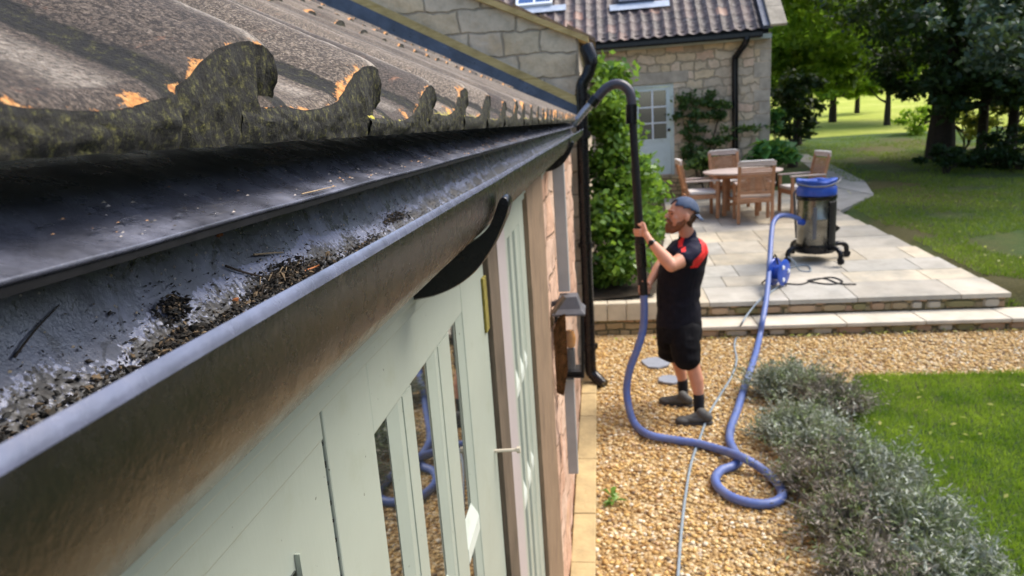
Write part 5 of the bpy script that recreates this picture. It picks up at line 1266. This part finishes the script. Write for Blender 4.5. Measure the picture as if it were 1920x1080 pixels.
# ================================================================ the man
def ico(sub=3):
    bm = bmesh.new(); bmesh.ops.create_icosphere(bm, subdivisions=sub, radius=1); v = [x.co.copy() for x in bm.verts]; f = [tuple(q.index for q in x.verts) for x in bm.faces]; bm.free(); return v, f
IV, IF = ico(3)
class Blob:
    def __init__(s): s.mb = MB()
    def ell(s, c, rad, axes=None):
        c = Vector(c); ax = axes or (Vector((1, 0, 0)), Vector((0, 1, 0)), Vector((0, 0, 1)))
        s.mb.add([c+ax[0]*(v.x*rad[0])+ax[1]*(v.y*rad[1])+ax[2]*(v.z*rad[2]) for v in IV], IF); return s
    def cap(s, p, q, r0, r1):
        p, q = Vector(p), Vector(q); s.ell(p, (r0,)*3); s.ell(q, (r1,)*3)
        s.mb.tube([p, q], [r0*.998, r1*.998], 20); return s
    def chain(s, pts):
        for (a_, ra), (c_, rc) in zip(pts[:-1], pts[1:]): s.cap(a_, c_, ra, rc)
        return s
    def loft(s, rings, n=28):
        vs = []
        for c, a_, b2 in rings:
            for j in range(n):
                t = j/n*2*math.pi; vs.append((c[0]+a_*math.cos(t), c[1]+b2*math.sin(t), c[2]))
        k = len(rings); fs = [(i*n+j, i*n+(j+1) % n, (i+1)*n+(j+1) % n, (i+1)*n+j) for i in range(k-1) for j in range(n)]+[tuple(range(n))[::-1], tuple(range((k-1)*n, k*n))]
        s.mb.add(vs, fs); return s
    def done(s, name, m, parent, voxel=.008, smooth=4):
        o = s.mb.build(name, m, None, smooth=False)
        r_ = o.modifiers.new('r', 'REMESH'); r_.mode = 'VOXEL'; r_.voxel_size = voxel; r_.use_smooth_shade = True
        if smooth: q = o.modifiers.new('s', 'SMOOTH'); q.factor = .5; q.iterations = smooth
        dg = bpy.context.evaluated_depsgraph_get(); dg.update()
        me = bpy.data.meshes.new_from_object(o.evaluated_get(dg)); old = o.data; o.modifiers.clear(); o.data = me; bpy.data.meshes.remove(old); me.name = name
        if not me.materials: me.materials.append(m if not isinstance(m, (list, tuple)) else m[0])
        T = Vector(parent.location); me.transform(Matrix.Translation(-T)); o.parent = parent
        me.polygons.foreach_set('use_smooth', [True]*len(me.polygons))
        return o
BY = 5.70; NF, FF = 5.52, 5.88
PX = lambda dpx, y=BY: dpx*y/1300*1.03
MAN = empty('person', (on_z(1290, 785, 0).x, 5.6, 0), 'bearded man in navy and red polo, black shorts and backwards cap holding the pole', 'person')
# head frame
f = Vector((-.955, -.24, .10)).normalized(); sidev = Vector((0, 0, 1)).cross(f).normalized(); u_ = f.cross(sidev).normalized()   # sidev points to his left
hc = Y_(1279, 402, 5.66)
HSZ = 1.08
def hd(a_, b2, c_): return hc+(f*a_+sidev*b2+u_*c_)*HSZ
AX = (f, sidev, u_)
bl = Blob()
bl.ell(hd(-.005, 0, .012), (.102*HSZ, .080*HSZ, .108*HSZ), AX); bl.ell(hd(.035, 0, -.05), (.060*HSZ, .062*HSZ, .062*HSZ), AX)
bl.cap(hd(.060, 0, -.09), hd(.045, 0, -.06), .028, .05)
for s_ in (-1, 1):
    bl.ell(hd(.060, s_*.042, -.022), (.03, .024, .028), AX); bl.cap(hd(.088, s_*.04, .026), hd(.096, s_*.012, .022), .010, .011)
    bl.ell(hd(-.008, s_*.085, -.012), (.022, .011, .034), AX)
bl.cap(hd(.098, 0, .018), hd(.124, 0, -.018), .009, .013); bl.ell(hd(.112, 0, -.020), (.014, .018, .010), AX)
bl.ell(hd(.094, 0, -.052), (.016, .026, .014), AX)
nb = Y_(1290, 446, BY)
bl.cap(hd(-.015, 0, -.06), nb, .058, .064)
sh_n, sh_f = Y_(1302, 474, 5.50), Y_(1272, 466, 5.90)
el_n, wr_n = Y_(1259, 498, 5.33), Y_(1219, 452, 5.44)
el_f, wr_f = Y_(1239, 494, 5.86), Y_(1217, 532, 5.68)
bl.cap(nb, (sh_n+sh_f)/2-Vector((0, 0, .09)), .06, .10)
bl.chain([(sh_n, .066), (sh_n.lerp(el_n, .5), .062), (el_n, .050), (el_n.lerp(wr_n, .28), .053), (el_n.lerp(wr_n, .6), .043), (wr_n, .031)])
bl.chain([(sh_f, .050), (sh_f.lerp(el_f, .5), .046), (el_f, .042), (el_f.lerp(wr_f, .3), .044), (el_f.lerp(wr_f, .7), .034), (wr_f, .026)])
def hand(wr, palm, pole, up, pointing=False, flip=1):
    """palm beside the pole, four fingers bent round it and a thumb from the side of the palm"""
    up = up.normalized(); to = (pole-palm); to -= up*to.dot(up); to.normalize(); near = Vector((0, -1, 0))*flip
    bl.cap(wr, palm.lerp(wr, .35), .026, .028)
    for k in (-1.2, -.4, .4, 1.2): bl.cap(palm.lerp(wr, .35)+up*k*.008, palm+up*k*.020, .020, .016)
    rp = .040
    for i, (o_, L) in enumerate(((.033, .95), (.012, 1.05), (-.010, 1.0), (-.031, .82))):
        b0 = palm+up*o_
        p1 = pole+near*(rp+.010)+up*o_-to*.012; p2 = pole+near*(rp+.006)+to*.034*L+up*(o_-.004); p3 = pole+to*(rp+.008)*L+near*.010+up*(o_-.006)
        if pointing and i == 0: p1 = b0+to*.035+near*.02+up*.01; p2 = p1+to*.035+up*.016; p3 = p2+to*.026+up*.010
        bl.chain([(b0, .0115), (p1, .0105), (p2, .0098), (p3, .0085)])
    t0 = palm.lerp(wr, .3)+up*.030; t1 = palm+up*.058-near*.01; t2 = pole+up*.070-near*(rp*.75)-to*.0
    bl.chain([(t0, .014), (t1, .0125), (t2, .0105)])
pn = Y_(1196, 432, PY); pf = Y_(1205, 541, PY); upd = (Y_(1185, 205, PY)-Y_(1206, 552, PY))
hand(wr_n, Y_(1208, 434, 5.49), Vector((pn.x, PY, pn.z)), upd, True)
hand(wr_f, Y_(1214, 543, 5.60), Vector((pf.x, PY, pf.z)), upd, False, -1)
# legs
kn, an = Y_(1288, 655, 5.55), Y_(1311, 752, 5.56); kf, af = Y_(1262, 650, 5.84), Y_(1281, 722, 5.90)
hipn, hipf = Y_(1284, 600, 5.60), Y_(1268, 600, 5.80)
bl.chain([(hipn, .07), (kn, .066), (Y_(1300, 690, 5.57), .058), (Y_(1306, 712, 5.57), .058), (Y_(1310, 740, 5.56), .040), (an, .036)])
bl.chain([(hipf, .07), (kf, .062), (Y_(1272, 680, 5.86), .055), (Y_(1277, 700, 5.88), .048), (af, .036)])
bl.loft([((Y_(1276, v, BY).x, BY, Y_(1276, v, BY).z), a_, b2) for v, a_, b2 in ((605, .10, .11), (560, .11, .12), (500, .12, .14), (476, .09, .13), (462, .06, .08))])
body = bl.done('body', M['skin'], MAN, .0052, 3)
# hair, beard, cap
bl = Blob()
for s_ in (-1, 1):
    bl.chain([(hd(.004, s_*.078, -.030), .012), (hd(.016, s_*.070, -.065), .020), (hd(.045, s_*.045, -.100), .026), (hd(.075, s_*.015, -.118), .030)])
    bl.cap(hd(.105, s_*.004, -.038), hd(.088, s_*.032, -.062), .010, .011); bl.ell(hd(.035, s_*.06, -.07), (.032, .014, .026), AX)
bl.ell(hd(.086, 0, -.102), (.040, .040, .044), AX); bl.cap(hd(.098, 0, -.085), hd(.104, 0, -.132), .026, .014)
bl.done('beard', M['beard'], MAN, .005, 2)
bl = Blob(); bl.ell(hd(-.045, 0, -.01), (.068, .082, .070), AX); bl.cap(hd(-.03, .06, -.035), hd(-.05, .02, -.075), .024, .03); bl.cap(hd(-.03, -.06, -.035), hd(-.05, -.02, -.075), .024, .03)
bl.done('hair', M['hairbrown'], MAN, .006, 2)
def cap_():
    bm = bmesh.new(); bmesh.ops.create_uvsphere(bm, u_segments=36, v_segments=22, radius=1)
    dl = []
    for v in bm.verts:
        p = v.co
        lim = .18+.42*p.x       # tilted opening, high on the brow and low at the nape
        hole = (p.x > .62 and abs(p.y) < .34 and p.z < .66)
        if p.z < lim*.8+.0 or hole: dl.append(v)
    bmesh.ops.delete(bm, geom=dl, context='VERTS')
    vs = [hd(v.co.x*.112-.010, v.co.y*.090, v.co.z*.108+.022) for v in bm.verts]; idx = {v: i for i, v in enumerate(bm.verts)}
    mb = MB(); mb.add(vs, [tuple(idx[v] for v in q.verts) for q in bm.faces]); bm.free()
    # brim at the back
    br = []
    for i in range(9):
        a_ = (i/8-.5)*2.0; br.append((-.105*math.cos(a_)-.012, .092*math.sin(a_), .008))
    vs = [hd(*q) for q in br]+[hd(-.165+.05*abs(i/4-1)**2, .085*(i/4-1), -.035) for i in range(9)]
    mb.add(vs, [(i, i+1, i+10, i+9) for i in range(8)])
    loc(mb, MAN); o = mb.build('cap', M['cap'], MAN, smooth=True); md = o.modifiers.new('s', 'SOLIDIFY'); md.thickness = .004; md.offset = 1
cap_()
bl = Blob()
for s_ in (-1, 1): bl.ell(hd(.092, s_*.032, .006), (.008, .013, .006), AX)
bl.done('eyes', M['eye'], MAN, .002, 1)
bl = Blob()
for s_ in (-1, 1): bl.cap(hd(.094, s_*.046, .028), hd(.106, s_*.014, .024), .0045, .006)
bl.done('eyebrows', M['beard'], MAN, .002, 1)
bl = Blob(); bl.cap(hd(.109, -.018, -.056), hd(.111, .014, -.056), .006, .006); bl.done('lips', M['lip'], MAN, .002, 1)
# shirt
def ring(v, x0, x1, b2, y=BY):
    p0, p1 = Y_(x0, v, y-.0), Y_(x1, v, y); return ((p0.x+p1.x)/2, y, (p0.z+p1.z)/2), (p1.x-p0.x)/2, b2
bl = Blob()
bl.loft([ring(*q) for q in ((606, 1230, 1316, .185), (590, 1231, 1315, .182), (560, 1232, 1312, .178), (535, 1231, 1314, .186), (510, 1234, 1321, .205), (490, 1239, 1325, .218), (474, 1246, 1327, .218), (462, 1257, 1321, .185), (452, 1268, 1314, .11), (446, 1274, 1310, .082))])
bl.chain([(sh_n+Vector((.0, .02, 0)), .084), (sh_n.lerp(el_n, .22), .084), (sh_n.lerp(el_n, .44), .078)])
bl.chain([(sh_f, .082), (sh_f.lerp(el_f, .45), .070)])
bl.chain([(Y_(1308, 470, 5.62), .085), (Y_(1306, 462, 5.70), .07)])
bl.cap(nb+Vector((0, 0, -.03)), nb+Vector((-.0, 0, .012)), .078, .070)
shirt = bl.done('shirt', [M['shirt'], M['red'], M['shirtblue']], MAN, .006, 3)
me = shirt.data
while len(me.materials) < 3: me.materials.append(None)
me.materials[0], me.materials[1], me.materials[2] = M['shirt'], M['red'], M['shirtblue']
def inpoly(x, z, poly):
    c_ = False; n_ = len(poly)
    for i in range(n_):
        (x1, z1), (x2, z2) = poly[i], poly[i-1]
        if (z1 > z) != (z2 > z) and x < (x2-x1)*(z-z1)/(z2-z1)+x1: c_ = not c_
    return c_
def pl(pxs, y=5.50): return [(Y_(u, v, y).x, Y_(u, v, y).z) for u, v in pxs]
band = pl(((1318, 446), (1324, 444), (1334, 462), (1332, 476), (1307, 502), (1294, 502), (1296, 484), (1313, 470)))
emb = [(Y_(1281, 453, 5.5).x+.024*math.cos(t)*1.0, Y_(1281, 453, 5.5).z+.026*math.sin(t)) for t in np.linspace(0, 6.1, 14)]
tail = pl(((1277, 456), (1285, 456), (1282, 466), (1274, 468)))
yoke = pl(((1240, 440), (1316, 436), (1312, 466), (1300, 482), (1262, 474), (1238, 465)))
T = MAN.location
for p in me.polygons:
    c_ = p.center+T; mi_ = 0
    if c_.y < 5.72:
        if inpoly(c_.x, c_.z, band): mi_ = 1
        elif inpoly(c_.x, c_.z, emb) or inpoly(c_.x, c_.z, tail): mi_ = 1 if c_.y < 5.66 else 0
        elif inpoly(c_.x, c_.z, yoke): mi_ = 2
    p.material_index = mi_
# shorts
bl = Blob()
bl.loft([ring(*q) for q in ((634, 1230, 1316, .175), (618, 1230, 1316, .182), (600, 1232, 1315, .182), (588, 1235, 1312, .172))])
bl.chain([(Y_(1285, 620, 5.60), .115), (Y_(1285, 645, 5.57), .120), (Y_(1287, 668, 5.56), .118)])
bl.chain([(Y_(1262, 620, 5.80), .115), (Y_(1256, 645, 5.83), .114), (Y_(1256, 657, 5.84), .106)])
so_ = bl.done('shorts', M['shorts'], MAN, .007, 3)
def folds(o, amp, seed):
    me = o.data; nr_ = [v.normal.copy() for v in me.vertices]; cs_ = [v.co.copy() for v in me.vertices]
    out = []
    for p, nv in zip(cs_, nr_):
        q = mnoise.noise(Vector((p.x*5+p.z*4, p.y*5, p.z*9-p.x*6+seed))); h = q+.55*(1-abs(mnoise.noise(Vector((p.x*6+p.z*9, p.y*6, p.z*5-p.x*9+seed))))*3)
        out += list(p+nv*(amp*h))
    me.vertices.foreach_set('co', out); me.update()
folds(shirt, .006, 3); folds(so_, .008, 9)
# socks, shoes, watch
for c0, c1, nm in ((Y_(1310, 742, 5.56), Y_(1311, 772, 5.55), 0), (Y_(1280, 714, 5.89), Y_(1281, 742, 5.90), 1)):
    bl = Blob(); bl.cap(c0, c1, .046, .044); bl.done('sock', M['sock'], MAN, .006, 1)
for heel, toe in ((on_z(1326, 787, .035), on_z(1262, 789, .03)), (on_z(1290, 755, .035), on_z(1252, 752, .03))):
    d = toe-heel; d.z = 0; L = .285; d.normalize(); s2 = Vector((-d.y, d.x, 0)); h0 = Vector((heel.x, heel.y, 0))
    A3 = (d, s2, Vector((0, 0, 1)))
    bl = Blob(); bl.ell(h0+Vector((0, 0, .055)), (.045, .038, .045), A3); bl.ell(h0+d*.11+Vector((0, 0, .045)), (.115, .042, .034), A3); bl.ell(h0+d*.19+Vector((0, 0, .036)), (.068, .049, .030), A3); bl.cap(h0+d*.02+Vector((0, 0, .07)), h0+d*.045+Vector((0, 0, .095)), .042, .044); bl.cap(h0+d*.05+Vector((0, 0, .08)), h0+d*.14+Vector((0, 0, .05)), .036, .030)
    shoe = bl.done('shoe', M['shoe'], MAN, .0055, 2)
    bl = Blob(); bl.ell(h0+Vector((0, 0, .014)), (.05, .042, .013), A3); bl.ell(h0+d*.10+Vector((0, 0, .012)), (.13, .045, .012), A3); bl.ell(h0+d*.185+Vector((0, 0, .013)), (.078, .053, .013), A3); o = bl.done('sole', M['sole'], MAN, .005, 1)
    o.parent = shoe
wd_ = (wr_n-el_n).normalized(); wc = el_n.lerp(wr_n, .9); mb = MB(); mb.lathe([(.032, -.013), (.0355, -.012), (.0355, .012), (.032, .013)], wc, 24, wd_); perp = (Vector((0, -1, 0))-wd_*Vector((0, -1, 0)).dot(wd_)).normalized()
mb.lathe([(0, .036), (.019, .036), (.021, .042), (.018, .047), (0, .047)], wc, 18, perp); loc(mb, MAN).build('watch', M['black'], MAN, smooth=True)
